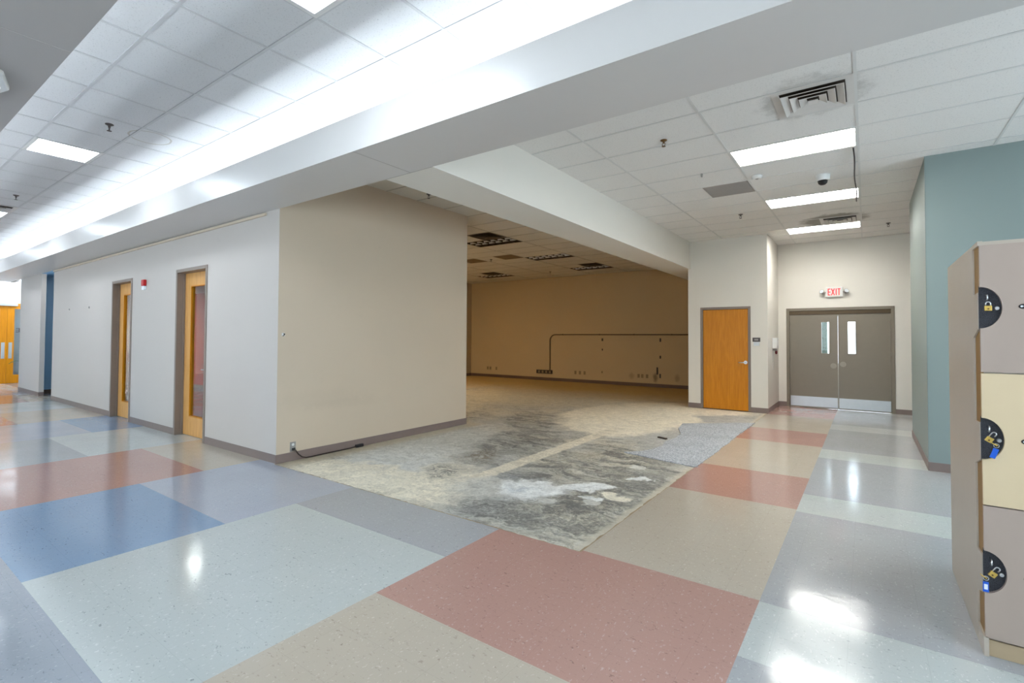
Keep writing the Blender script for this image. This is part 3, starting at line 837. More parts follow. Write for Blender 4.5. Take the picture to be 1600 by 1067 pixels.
# ------------------------------------------------------------------ closet door
r = sroot('door_4', ((DW[0] + DW[1]) / 2, YD, 0), 'plain flush orange-stained wooden door in the white corridor wall', 'door')
f = 0.05
mb = MB()
for a, b in ((DW[0], DW[0] + f), (DW[1] - f, DW[1])): mb.box(a, b, YD - 0.012, YD + T + 0.01, 0, DWH, 0, 0.003, 1)
mb.box(DW[0] + f, DW[1] - f, YD - 0.012, YD + T + 0.01, DWH - f, DWH, 0, 0.003, 1)
mb.build('door_frame', 'frame_paint', r)
MB().box(DW[0] + f + 0.004, DW[1] - f - 0.004, YD + 0.008, YD + 0.052, 0.010, DWH - f - 0.004, 0, 0.002, 1).build('door_panel', 'oak', r)
hx, hz, hy = -2.045, 1.015, YD + 0.008
mb = MB().lathe((hx, hy, hz), [(0.034, -0.012), (0.036, -0.004), (0.036, 0)], 24, 'y')
mb.tube([(hx, hy - 0.01, hz), (hx, hy - 0.055, hz), (hx - 0.03, hy - 0.062, hz), (hx - 0.125, hy - 0.062, hz - 0.004)], 0.011, 10)
mb.build('door_handle', 'steel', r)

# ------------------------------------------------------------------ exit doors
r = sroot('door_5', ((EX[0] + EX[1]) / 2, YE, 0), 'pair of grey-brown steel exit doors with narrow windows', 'door')
f = 0.06
mb = MB()
for a, b in ((EX[0], EX[0] + f), (EX[1] - f, EX[1])): mb.box(a, b, YE - 0.012, YE + T, 0, EXH, 0, 0.003, 1)
mb.box(EX[0] + f, EX[1] - f, YE - 0.012, YE + T, EXH - f, EXH, 0, 0.003, 1)
for a, b in ((EX[0] + f, EX[0] + f + 0.02), (EX[1] - f - 0.02, EX[1] - f)): mb.box(a, b, YE + 0.068, YE + 0.09, 0, EXH - f)
mb.box(EX[0] + f + 0.02, EX[1] - f - 0.02, YE + 0.068, YE + 0.09, EXH - f - 0.12, EXH - f)
mb.build('door_frame', 'door_steel', r)
MB().box(EX[0] + f, EX[1] - f, YE + 0.005, YE + 0.06, EXH - f - 0.085, EXH - f, 0, 0.003).build('header_bar', 'header_steel', r)
yd0, yd1 = YE + 0.02, YE + 0.065
zt = EXH - f - 0.087
cxm = -0.497
for (a, b, w0, w1) in ((EX[0] + f + 0.003, cxm - 0.0016, -0.795, -0.660), (cxm + 0.0016, EX[1] - f - 0.003, -0.318, -0.188)):
    mb = MB()
    mb.box(a, w0, yd0, yd1, 0.004, zt); mb.box(w1, b, yd0, yd1, 0.004, zt)
    mb.box(w0, w1, yd0, yd1, 0.004, 1.20); mb.box(w0, w1, yd0, yd1, 1.875, zt)
    d = mb.build('door_panel', 'door_steel', r)
    mb = MB(); g = 0.018
    for (p, q, s, t) in ((w0 - g, w0, 1.20 - g, 1.875 + g), (w1, w1 + g, 1.20 - g, 1.875 + g), (w0, w1, 1.20 - g, 1.20), (w0, w1, 1.875, 1.875 + g)):
        mb.box(p, q, yd0 - 0.006, yd0, s, t)
    mb.build('window_trim', 'door_steel', d)
    MB().box(w0, w1, (yd0 + yd1) / 2 - 0.003, (yd0 + yd1) / 2 + 0.003, 1.20, 1.875).build('glass', 'pane', d)
    MB().box(a + 0.012, b - 0.012, yd0 - 0.003, yd0, 0.03, 0.245).build('kick_plate', 'satin_steel', d)
    s = -1 if b < 0 and a < -1 else 1
    px = cxm + s * 0.085
    MB().lathe((px, yd0, 0.93 if s < 0 else 0.97), [(0.052, -0.002), (0.055, 0)], 28, 'y').build('glare_disc', 'glare_steel', d)  # pale disc painting a blurry reflection onto the leaf
    mb = MB()
    hxx = a - 0.002 if s < 0 else b + 0.002
    for zz in (0.25, 1.1, 1.85): mb.lathe((hxx, yd0 - 0.003, zz), [(0.008, -0.055), (0.008, 0.055)], 10)
    mb.build('hinge', 'door_steel', d)
# the world outside the exit doors
struct(MB().box(-8, 8, YE + 0.16, 40, -0.2, -0.12).build('ground_outside', 'concrete_outside'), 'ground outside the exit doors', 'ground')
struct(MB().box(-3.0, -0.86, YE + 3.0, YE + 3.3, -0.12, 3.4).build('wall_outside', 'concrete_outside'), 'grey wall seen through the door window', 'wall')

# ------------------------------------------------------------------ light fixtures
def hall_troffer():
    x0 = HALL_FIX[1]
    r = thing('ceiling_light', (x0 + 0.305, (HY0 + HY1) / 2, ZC), 'square', 'ceiling light', 'square lights in the hall ceiling')
    mb = MB(); f = 0.035
    x1 = x0 + 0.61
    for (a, b, c, d) in ((x0, x0 + f, HY0, HY1), (x1 - f, x1, HY0, HY1), (x0 + f, x1 - f, HY0, HY0 + f), (x0 + f, x1 - f, HY1 - f, HY1)):
        mb.box(a, b, c, d, ZC - 0.006, ZC + 0.02)
    mb.box(x0, x1, HY0, HY1, ZC + 0.02, ZC + 0.10)
    mb.build('frame', 'white_plastic', r)
    MB().box(x0 + f, x1 - f, HY0 + f, HY1 - f, ZC + 0.0, ZC + 0.012).build('diffuser', 'lens_hall', r)
    return r
r0 = hall_troffer()
hl = {0: 'square hall ceiling light over the floor next to the lockers, out of frame',
      1: 'lit square hall ceiling light cut off by the top edge of the photo',
      2: 'lit square ceiling light between the soffits, near the faint round ceiling stain',
      3: 'lit square ceiling light beside the dusty vent, far down the hall',
      4: 'small lit square light at the far end of the hall by the doors'}
r0['label'] = hl[1]
for k, x in enumerate(HALL_FIX):
    if k == 1: continue
    dup(r0, (x + 0.305, (HY0 + HY1) / 2, ZC), hl[k])

def louver_fixture(x0, y0, lens, blade, nx, ny, label, group, name='ceiling_light'):
    x1, y1 = x0 + 1.22, y0 + 0.61
    x1 = x0 + (1.217 if lens == 'lens_corridor' else 1.22)
    r = thing(name, ((x0 + x1) / 2, (y0 + y1) / 2, ZC), label, 'ceiling light', group)
    f = 0.022
    mb = MB()
    for (a, b, c, d) in ((x0, x0 + f, y0, y1), (x1 - f, x1, y0, y1), (x0 + f, x1 - f, y0, y0 + f), (x0 + f, x1 - f, y1 - f, y1)):
        mb.box(a, b, c, d, ZC - 0.005, ZC + 0.075)
    mb.box(x0, x1, y0, y1, ZC + 0.075, ZC + 0.10)
    mb.build('frame', 'white_plastic' if lens == 'lens_corridor' else 'louver_shade', r)
    MB().box(x0 + f, x1 - f, y0 + f, y1 - f, ZC + 0.055, ZC + 0.07).build('reflector', 'louver_shade' if lens == 'reflector_white' else lens, r)
    mb = MB()
    zb = ZC + 0.0; zt_ = ZC + (0.028 if lens == 'lens_corridor' else 0.05); w = 0.003 if lens == 'lens_corridor' else 0.012
    mb2 = MB() if blade == 'louver_shade' else mb
    if blade == 'louver_shade': zt_ = ZC + 0.034; w = 0.008
    for i in range(1, nx):
        xx = x0 + f + (x1 - x0 - 2 * f) * i / nx
        mb.prism([(xx - w, zb), (xx + w, zb), (xx + w * 0.4, zt_), (xx - w * 0.4, zt_)], 'y', y0 + f, y1 - f)
    for j in range(1, ny):
        yy = y0 + f + (y1 - y0 - 2 * f) * j / ny
        mb2.prism([(yy - w * 0.5, zb + 0.001), (yy + w * 0.5, zb + 0.001), (yy + w * 0.4, zt_), (yy - w * 0.4, zt_)], 'x', x0 + f, x1 - f)
    if mb2 is not mb: mb2.build('louver', 'reflector_white', r)  # white blades paint the lit faces of the cells
    mb.build('louver', blade, r)
    return r
cl = ['bright oblong louvered light nearest the dusty square vent over the corridor',
      'bright oblong louvered light in the middle of the corridor, just beyond the dome camera',
      'bright oblong louvered light closest to the exit doors']
L0 = louver_fixture(CF[0][0], CF[0][1] + 0.02, 'lens_corridor', 'white_plastic', 6, 3, cl[0], 'lit corridor lights')
for (x, y), lab in list(zip(CF, cl))[1:]:
    dup(L0, (x + 0.6085, y + 0.02 + 0.305, ZC), lab)
rl = ['switched-off louvered light beside the cream wall edge, in the dark room',
      'switched-off louvered light next to the brown ceiling panel in the dark room',
      'switched-off louvered light touching the dark grille near the back wall, toward the beam',
      'switched-off louvered light in the far corner of the dark room ceiling']
R0 = louver_fixture(ROOM_FIX[0][0], ROOM_FIX[0][1], 'reflector_white', 'louver_shade', 6, 3, rl[0], 'unlit lights in the stripped room')
for (x, y), lab in list(zip(ROOM_FIX, rl))[1:]:
    dup(R0, (x + 0.61, y + 0.305, ZC), lab)

# cove tubes
for name, y, z, n0, lab in (('cove_light', YS + 0.30, ZS + 0.12, 0, 'row of tubes hidden in the cove over the office wall'),
                            ('cove_light.001', 0.30, ZS + 0.12, 1, 'row of tubes hidden in the cove on the near side')):
    r = thing('cove_light', (-8, y, ZS + 0.06), lab, 'cove light')
    mb = MB(); mb2 = MB()
    x = -19.6
    while x < XE - 1.3:
        mb.tube([(x, y, z), (x + 1.18, y, z)], 0.013, 8)
        mb2.box(x - 0.02, x + 1.2, y - 0.03, y + 0.03, ZS + 0.06, ZS + 0.09)
        x += 1.24
    mb.build('tube', 'cove_tube', r); mb2.build('housing', 'white_plastic', r)

# drum light under the near soffit
r = thing('drum_ceiling_light', (-4.29, 0.20, ZS - 0.005), 'white faceted drum light under the grey soffit, cut by the photo edge', 'ceiling light')
MB().lathe((-4.29, 0.20, ZS), [(0.44, -0.028), (0.447, -0.02), (0.447, 0.0)], 12, smooth=False).build('rim', 'white_plastic', r)
MB().lathe((-4.29, 0.20, ZS), [(0.30, -0.05), (0.41, -0.0285)], 12, smooth=False).build('lens', 'lens_drum', r)

# office and lobby lights, with unseen lamps added for fill
r = thing('ceiling_light', (-17.3, 4.25, 2.75), 'unseen oblong light added deep inside the office behind the glazed doors', 'ceiling light')  # added lamp that brightens the red wall behind the glass
MB().box(-17.8, -16.8, 3.90, 4.60, 2.735, 2.75).build('diffuser', 'lens_office', r)
r = thing('ceiling_light', (-10.25, 4.15, 2.75), 'small square light inside the office near the glazed doors, mirrored in the floor', 'ceiling light')
MB().box(-10.37, -10.13, 4.03, 4.27, 2.735, 2.75).build('diffuser', 'lens_office', r)
r = thing('ceiling_light', (-11.6, 8.2, ZC), 'added warm fill light in the stripped room, unseen behind the cream wall', 'ceiling light')  # unseen lamp added to lift the dark room
MB().box(-12.2, -11.0, 7.9, 8.5, ZC - 0.012, ZC).build('diffuser', 'lens_room_fill', r)
r = thing('added_recess_light', (-15.8, 3.40, ZS), 'small unseen light added to brighten the blue recess', 'ceiling light')  # lamp added only to brighten the blue wall
MB().lathe((-15.8, 3.40, ZS), [(0.09, -0.012), (0.10, 0)], 20).build('diffuser', 'lens_office', r)
r = thing('ceiling_light', (-20.8, 4.1, ZC), 'lit panel in the lobby ceiling by the far double doors', 'ceiling light')
MB().box(-21.3, -20.3, 3.5, 4.7, ZC - 0.015, ZC).build('diffuser', 'lens_lobby', r)

# ------------------------------------------------------------------ vents, grilles, panels
def diffuser_vent(x0, y0, s, grille, dark, label, group, name='air_vent'):
    r = thing(name, (x0 + s / 2, y0 + s / 2, ZC), label, 'vent', group)
    mb = MB(); f = 0.05
    def ring(i, j, za, zb):
        # sloping square ring from inset i (height za) to inset j (height zb)
        A = [(x0 + i, y0 + i), (x0 + s - i, y0 + i), (x0 + s - i, y0 + s - i), (x0 + i, y0 + s - i)]
        B = [(x0 + j, y0 + j), (x0 + s - j, y0 + j), (x0 + s - j, y0 + s - j), (x0 + j, y0 + s - j)]
        for k in range(4):
            m = (k + 1) % 4
            mb.quad(((*A[k], za), (*A[m], za), (*B[m], zb), (*B[k], zb)))
            mb.quad(((*A[m], za + 0.002), (*A[k], za + 0.002), (*B[k], zb + 0.002), (*B[m], zb + 0.002)))
    z0 = ZC - 0.006
    ring(0.0, 0.055, z0, z0)
    ring(0.055, 0.075, z0, z0 + 0.012)
    mb.build('frame', grille, r)
    mb = MB()
    for k in range(3):
        i = 0.062 + k * 0.066
        ring(i + 0.006, i + 0.060, z0 - 0.024, z0 - 0.004)
        ring(i + 0.002, i + 0.006, z0 - 0.023, z0 - 0.024)
    i = 0.262
    mb.box(x0 + i, x0 + s - i, y0 + i, y0 + s - i, z0 - 0.032, z0 - 0.024)
    mb.build('louver', grille, r)
    MB().box(x0 + 0.056, x0 + s - 0.056, y0 + 0.056, y0 + s - 0.056, z0 + 0.002, z0 + 0.005).build('duct', dark, r)
    return r
V0 = diffuser_vent(-0.665, 4.79, 0.60, 'grille_white', 'duct_dark', 'dusty white stepped square vent nearest the camera over the corridor', 'square vents')
dup(V0, (-0.365, 10.27 + 0.30, ZC), 'soot-stained square vent directly before the light closest to the exit doors')
dup(V0, (-11.82, 1.595, ZC), 'dusty square vent far down the hall beside a lit square light')
plain('grille_brown', srgb(70, 54, 36), 0.6)
G0 = diffuser_vent(-6.80, 7.835, 0.60, 'grille_brown', 'duct_dark', 'dark square grille beside the first unlit light, next to the cream wall edge', 'dark grilles in the stripped room', 'air_grille')
dup(G0, (-6.50, 12.71 + 0.305, ZC), 'dark square grille over the unlit light closest to the beam end')
dup(G0, (-10.15, 12.71 + 0.305, ZC), 'dark square grille over the unlit light in the far corner')

def return_panel(x0, y0, mat, label, group, name='return_air_panel'):
    mb = MB()
    mb.box(x0 + 0.012, x0 + 0.595, y0 + 0.012, y0 + 0.595, ZC - 0.008, ZC - 0.0008)
    r = thing(name, (x0 + 0.3, y0 + 0.3, ZC), label, 'return air panel', group)
    mb.build('panel', mat, r)
    mb = MB()
    for i in range(14):
        a = y0 + 0.04 + i * 0.04
        mb.box(x0 + 0.03, x0 + 0.577, a, a + 0.02, ZC - 0.0105, ZC - 0.008)
    mb.build('grille', mat, r)
return_panel(-1.885, 7.23, 'panel_grey', 'flat grey perforated panel in the corridor ceiling', None)
return_panel(-8.02, 10.28, 'brown_panel', 'brown ceiling panel right beside an unlit light in the dark room', 'brown panels in the stripped room')
return_panel(-9.24, 10.28, 'brown_panel', 'brown ceiling panel half hidden by the cream wall edge', 'brown panels in the stripped room')

# ------------------------------------------------------------------ sprinklers, detector, camera
def sprinkler(x, y, label, mat):
    r = thing('sprinkler_head', (x, y, ZC), label, 'sprinkler', 'ceiling sprinkler heads')
    MB().lathe((x, y, ZC), [(0.014, -0.018), (0.036, -0.006), (0.036, 0)], 18).build('escutcheon', mat, r)
    mb = MB()
    mb.lathe((x, y, ZC), [(0.011, -0.035), (0.011, -0.017)], 10)
    for s in (-1, 1): mb.tube([(x + s * 0.010, y, ZC - 0.03), (x + s * 0.017, y, ZC - 0.045), (x + s * 0.006, y, ZC - 0.066)], 0.0035, 6)
    mb.build('frame', mat, r)
    MB().lathe((x, y, ZC), [(0.021, -0.070), (0.021, -0.067)], 14).build('deflector', mat, r)
    return r
S0 = sprinkler(-1.741, 9.173, 'sprinkler head between the flat grey panel and the closet wall', 'dull_metal')
sprinkler(-1.76, 5.255, 'brass sprinkler head nearest the camera in the corridor ceiling', 'bronze')
for x, y, lab in ((0.346, 11.365, 'sprinkler head above the right edge of the exit doors near the teal wall'),
                  (-6.21, 1.658, 'sprinkler head in the hall ceiling next to the faint round stain'),
                  (-10.55, 1.697, 'sprinkler head far down the hall, before the dusty vent'),
                  (-8.34, 10.65, 'tiny sprinkler head between the two brown panels in the dark room'),
                  (-8.30, 13.70, 'tiny sprinkler head near the back wall of the dark room'),
                  (-5.295, 5.245, 'tiny sprinkler head in the strip of ceiling above the cream wall')):
    dup(S0, (x, y, ZC), lab)
MB_ = MB().lathe((-1.718, 6.614, ZC), [(0.010, -0.045), (0.014, -0.02), (0.012, 0)], 10)
tag(MB_.build('ceiling_hook', 'grey_plastic'), 'tiny pale hook in the corridor ceiling before the flat grey panel', 'hook')
r = thing('smoke_detector', (-1.149, 7.111, ZC), 'round off-white smoke detector in the corridor ceiling', 'smoke detector')
MB().lathe((-1.149, 7.111, ZC), [(0.042, -0.042), (0.055, -0.036), (0.062, -0.016), (0.066, -0.012), (0.066, 0)], 28).build('housing', 'white_plastic', r)
MB().lathe((-1.149, 7.111, ZC), [(0.016, -0.046), (0.020, -0.0421)], 16).build('sensor_cap', 'grey_plastic', r)
r = thing('dome_camera', (-0.445, 7.568, ZC), 'white dome camera with dark lens on the corridor ceiling', 'security camera')
MB().lathe((-0.445, 7.568, ZC), [(0.068, -0.075), (0.080, -0.06), (0.086, -0.005), (0.086, 0)], 28).build('housing', 'white_plastic', r)
MB().lathe((-0.445, 7.568, ZC), [(0.004, -0.132), (0.030, -0.126), (0.050, -0.108), (0.058, -0.0755)], 24).build('lens_dome', 'black_plastic', r)
mb = MB()
pts = [(-0.10 + 0.006 * math.sin(i * 0.7), 6.6 + 2.65 * i / 16, ZC - 0.012 - 0.05 * math.sin(PI * i / 16)) for i in range(17)]
mb.tube(pts, 0.008, 8)
tag(mb.build('ceiling_cable', 'cable'), 'thin dark cable sagging along the ceiling between two corridor lights', 'cable')

# ------------------------------------------------------------------ exit sign
ex, ez = -0.555, 2.52
r = thing('exit_sign', (ex, YE, ez - 0.1), 'white EXIT sign with red letters and two lamp heads', 'exit sign')
MB().box(ex - 0.155, ex + 0.155, YE - 0.055, YE, ez - 0.105, ez + 0.105, 0, 0.012).build('housing', 'white_plastic', r)
mb = MB()
yy0, yy1 = YE - 0.058, YE - 0.0552
t, h, w = 0.018, 0.145, 0.042
z0 = ez - h / 2
def bar(x0, z0_, x1, z1_, th):
    d = Vector((x1 - x0, z1_ - z0_)); nrm = Vector((-d.y, d.x)).normalized() * th / 2
    mb.prism([(x0 + nrm.x, z0_ + nrm.y), (x0 - nrm.x, z0_ - nrm.y), (x1 - nrm.x, z1_ - nrm.y), (x1 + nrm.x, z1_ + nrm.y)], 'y', yy0, yy1)
x = ex - 0.115
bar(x + t / 2, z0, x + t / 2, z0 + h, t)
for zz in (z0 + t / 2, z0 + h / 2, z0 + h - t / 2): bar(x + t, zz, x + w + 0.008, zz, t)
x = ex - 0.048
bar(x, z0, x + w + 0.012, z0 + h, t); bar(x, z0 + h, x + w + 0.012, z0, t)
x = ex + 0.028
bar(x + t / 2, z0, x + t / 2, z0 + h, t)
x = ex + 0.060
bar(x, z0 + h - t / 2, x + 0.056, z0 + h - t / 2, t); bar(x + 0.028, z0, x + 0.028, z0 + h - t, t)
mb.build('letters', 'exit_red', r)
for s in (-1, 1):
    cxx = ex + s * 0.205
    m = Matrix.Translation((cxx, YE - 0.06, ez - 0.005)) @ Matrix.Rotation(s * 0.5, 4, 'Z') @ Matrix.Rotation(-0.45, 4, 'X')
    b = MB().lathe((0, 0, 0), [(0.048, -0.045), (0.050, -0.035), (0.034, 0.02), (0.016, 0.04)], 20, 'y', mat=None)
    b.xf(m)
    b.tube([(ex + s * 0.15, YE - 0.03, ez), (cxx - s * 0.01, YE - 0.04, ez)], 0.012, 8)
    hd = b.build('lamp_head', 'grey_plastic', r)
    b = MB().lathe((0, 0, 0), [(0.040, -0.048), (0.042, -0.0455)], 20, 'y'); b.xf(m)
    b.build('lamp_lens', 'paper', hd)

# door sign, dispenser
r = thing('door_sign', (-1.835, YD, 1.36), 'small dark plate over a grey plate beside the closet door', 'door sign')
MB().box(-1.908, -1.765, YD - 0.014, YD, 1.445, 1.530, 0, 0.003).build('name_plate', 'sign_dark', r)
MB().box(-1.875, -1.80, YD - 0.016, YD - 0.014, 1.47, 1.505).build('inset', 'grey_plastic', r)
MB().box(-1.890, -1.780, YD - 0.010, YD, 1.362, 1.442, 0, 0.003).build('lower_plate', 'satin_steel', r)
r = thing('wall_dispenser', (XW, 11.87, 1.2), 'white wall box with dark red tip on the narrow return wall by the exit', 'dispenser')
MB().box(XW, XW + 0.095, 11.76, 11.98, 1.30, 1.53, 0, 0.015).build('housing', 'white_plastic', r)
MB().box(XW, XW + 0.07, 11.80, 11.94, 1.255, 1.30, 0, 0.008).build('drip_edge', 'grey_plastic', r)
MB().lathe((XW + 0.06, 11.88, 1.255), [(0.012, -0.075), (0.024, -0.05), (0.022, 0)], 14).build('nozzle', 'darkred_plastic', r)
mb = MB().tube([(XW + 0.012, 11.80, 1.26), (XW + 0.012, 11.80, 1.1), (XW + 0.010, 11.82, 0.85)], 0.006, 8)
mb.build('tube', 'white_plastic', r)

# fire alarm strobe
ax, az = -9.888, 2.366
r = thing('mounted_fire_alarm', (ax, YW, az - 0.08), 'small red fire alarm strobe between the two glazed doors', 'fire alarm')
MB().box(ax - 0.055, ax + 0.055, YW - 0.045, YW, az - 0.02, az + 0.085, 0, 0.008).build('horn', 'red_plastic', r)
MB().box(ax - 0.055, ax + 0.055, YW - 0.035, YW, az - 0.085, az - 0.021, 0, 0.006).build('lens', 'paper', r)
for x, lab in ((-14.23, 'small grey screw in the hall wall, the one farther from the glazed doors'), (-12.85, 'small grey screw in the hall wall, the one closer to the glazed doors')):
    r_ = MB().lathe((x, YW, 2.08), [(0.018, -0.012), (0.022, -0.004), (0.022, 0)], 12, 'y')
    tag(r_.build('wall_screw', 'grey_plastic'), lab, 'screw', 'screws in the hall wall')
r = thing('wall_hook', (XB, 3.24, 1.52), 'small broken white hook near the cream wall corner', 'hook')
MB().box(XB, XB + 0.008, 3.222, 3.262, 1.512, 1.548, 0, 0.003).build('plate', 'white_plastic', r)
mb = MB().tube([(XB + 0.008, 3.245, 1.54), (XB + 0.03, 3.245, 1.538), (XB + 0.034, 3.235, 1.52), (XB + 0.02, 3.225, 1.512)], 0.005, 8)
mb.lathe((XB + 0.008, 3.250, 1.532), [(0.008, 0), (0.006, 0.008)], 10, 'x')
mb.build('hook', 'box_dark', r)

# outlet and cord on the cream wall
r = thing('wall_outlet', (XB, 3.385, 0.11), 'grey metal outlet plate low on the cream wall', 'outlet')
MB().box(XB, XB + 0.006, 3.348, 3.422, 0.106, 0.222, 0, 0.002).build('plate', 'grey_plastic', r)
mb = MB()
for zz in (0.138, 0.190): mb.lathe((XB + 0.006, 3.385, zz), [(0.017, 0), (0.016, 0.002)], 16, 'x')
mb.build('socket', 'white_plastic', r)
r = thing('power_cord', (XB + 0.02, 3.8, 0), 'brown cord plugged into the outlet and run along the baseboard', 'power cord')
mb = MB().box(XB + 0.0085, XB + 0.035, 3.368, 3.402, 0.124, 0.152, 0, 0.004)
mb.build('plug', 'black_plastic', r)
pts = [(XB + 0.034, 3.388, 0.138), (XB + 0.05, 3.40, 0.118), (XB + 0.055, 3.43, 0.072), (XB + 0.05, 3.48, 0.030), (XB + 0.040, 3.54, 0.008), (XB + 0.03, 3.62, 0.003), (XB + 0.022, 3.8, 0.003), (XB + 0.020, 4.0, 0.003), (XB + 0.024, 4.2, 0.004), (XB + 0.030, 4.29, 0.012)]
MB().tube(pts, 0.0075, 10).build('cord', 'dark_rubber', r)
MB().box(XB + 0.012, XB + 0.052, 4.28, 4.40, -0.004, 0.036, 0, 0.008).build('connector', 'black_plastic', r)

# ------------------------------------------------------------------ back wall services
r = thing('electrical_conduit', (-6.7, YBK, 0.24), 'thin pipe running across the dark back wall and bending down to a box', 'conduit')
yk = YBK - 0.022
pts = [(-9.113, yk, 0.33), (-9.113, yk, 1.40)] + [(-8.90 - 0.213 * math.cos(a), yk, 1.407 + 0.213 * math.sin(a)) for a in [PI / 2 * i / 8 for i in range(1, 9)]] + [(-6.5, yk, 1.62), (-3.25, yk, 1.62)]
MB().tube(pts, 0.017, 10).build('pipe', 'conduit', r)
for x in (-8.6, -7.2, -6.0, -4.8, -3.6): MB().box(x - 0.015, x + 0.015, YBK - 0.042, YBK, 1.60, 1.645).build('strap', 'conduit', r)
mb = MB().box(-9.66, -9.03, YBK - 0.06, YBK, 0.235, 0.365, 0, 0.004)
mb.build('outlet_box', 'box_dark', r)
for i in range(4):
    x = -9.58 + i * 0.15
    MB().box(x, x + 0.07, YBK - 0.063, YBK - 0.0602, 0.26, 0.34).build('receptacle', 'plate_tan', r)
def plate(x, z, lab, w=0.075, h=0.115, mat='plate_tan', grp='outlet plates along the dark back wall'):
    o = MB().box(x - w / 2, x + w / 2, YBK - 0.008, YBK, z - h / 2, z + h / 2, 0, 0.002).build('outlet_plate', mat)
    tag(o, lab, 'outlet plate', grp)
nm = ('first', 'second', 'third')
for i, x in enumerate((-11.93, -11.80, -11.51)): plate(x, 0.33, '%s tan outlet plate from the cream wall edge, low on the back wall' % nm[i])
for i, x in enumerate((-8.108, -7.936, -7.759)): plate(x, 0.325, '%s tan plate of the trio just past the conduit box' % nm[i])
plate(-7.116, 0.38, 'single small tan plate below the middle of the long conduit', 0.05, 0.07)
for i, x in enumerate((-5.861, -5.743, -5.586)): plate(x, 0.32, '%s tan plate of the trio before the black scorch streak' % nm[i])
# holes and scorch marks where fittings were torn out
for i, (x, z, w, h, lab) in enumerate(((-7.104, 1.452, 0.05, 0.09, 'small dark hole under the conduit, upper of the pair above the single plate'),
                        (-7.104, 1.125, 0.03, 0.06, 'small dark hole under the conduit, lower of the pair above the single plate'),
                        (-5.162, 1.454, 0.045, 0.11, 'small dark bracket close under the conduit near the closet wall'),
                        (-5.163, 0.927, 0.045, 0.09, 'small dark bracket halfway up the wall near the closet wall'),
                        (-5.26, 0.50, 0.045, 0.22, 'tall dark bracket low on the wall above the black streak'),
                        (-5.17, 0.347, 0.04, 0.13, 'dark bracket beside the black streak near the floor'))):
    o = MB().box(x - w / 2, x + w / 2, YBK - 0.02, YBK, z - h / 2, z + h / 2, 0, 0.004).build('wall_bracket', 'box_dark')
    tag(o, lab, 'bracket', 'dark leftovers on the back wall')

# ------------------------------------------------------------------ carpet remnant and twig
mb = MB()
out = [(-2.62, 6.24), (-2.50, 6.16)]
n = 26
def jit(a): return a + random.uniform(-0.010, 0.010)
edge = []
for i in range(n + 1): # front edge
    t = i / n; edge.append((-2.62 + 0.97 * t, jit(6.22 - 0.23 * t)))
for i in range(1, n + 1): # edge along the tiles
    t = i / n; edge.append((jit(-1.640), 5.99 + 3.75 * t))
for q in ((-1.95, 9.55), (-2.25, 9.25), (-2.66, 8.90), (-2.58, 8.40), (-2.40, 7.95), (-2.36, 7.55), (-2.40, 7.20), (-2.33, 6.90), (-2.38, 6.60), (-2.45, 6.40)):
    edge.append((jit(q[0]), jit(q[1])))
mb.prism(edge, 'z', -0.006, 0.006)
cr = thing('carpet_remnant', (-2.1, 7.6, -0.006), 'ragged strip of blue-grey carpet left on the slab beside the vinyl tiles', 'carpet')
mb.build('pile', 'carpet_loop', cr)
mb = MB()
for i in range(120):
    t = random.random()
    if i % 2:
        x, y = -2.62 + 0.97 * t, 6.22 - 0.23 * t; d = (random.uniform(-0.01, 0.01), -random.uniform(0.01, 0.03))
    else:
        x, y = -1.642, 5.99 + 3.75 * t; d = (random.uniform(0.006, 0.03), random.uniform(-0.02, 0.02))
    mb.tube([(x, y, 0.002), (x + d[0], y + d[1], 0.003)], 0.0022, 4)
tag(mb.build('frayed_edge', 'carpet_loop', cr), kind='stuff')
mb = MB().box(-2.60, -2.44, 7.415, 7.455, -0.006, 0.014, 0, 0.004)
mb.xf(Matrix.Translation((-2.52, 7.435, 0)) @ Matrix.Rotation(-0.4, 4, 'Z') @ Matrix.Translation((2.52, -7.435, 0)))
tag(mb.build('wood_scrap', 'dark_rubber'), 'thin dark brown scrap lying on the slab at the carpet edge', 'scrap')

# ------------------------------------------------------------------ plant by the far doors
px, py = -20.15, 3.78
r = thing('potted_plant', (px, py, 0), 'potted plant with drooping green leaves half hidden behind the far wall pier', 'plant')
MB().lathe((px, py, 0), [(0.11, 0), (0.15, 0.30), (0.165, 0.30), (0.165, 0.34), (0.14, 0.34)], 20).build('pot', 'pot_clay', r)
MB().lathe((px, py, 0), [(0.139, 0.30), (0.139, 0.325)], 20).build('soil', 'soil', r)
for i in range(9):
    a = -PI / 2 + (-0.5 + i * 0.7 if i else 0.15)
    L = 0.62 if i < 2 else 0.42
    mb = MB(); prev = None
    for k in range(9):
        t = k / 8
        rad = L * t; zz = 0.33 + 0.55 * math.sin(t * 2.2) * (0.8 if i < 2 else 1.0)
        w = 0.045 * math.sin(PI * min(1, t * 0.92 + 0.08)) + 0.004
        c = Vector((px + math.cos(a) * rad, py + math.sin(a) * rad, zz)); s = Vector((-math.sin(a), math.cos(a), 0)) * w
        cur = (c - s, c + Vector((0, 0, -0.012)), c + s)
        if prev:
            mb.quad((prev[0], cur[0], cur[1], prev[1])); mb.quad((prev[1], cur[1], cur[2], prev[2]))
        prev = cur
    mb.build('leaf', 'leaf_green', r)

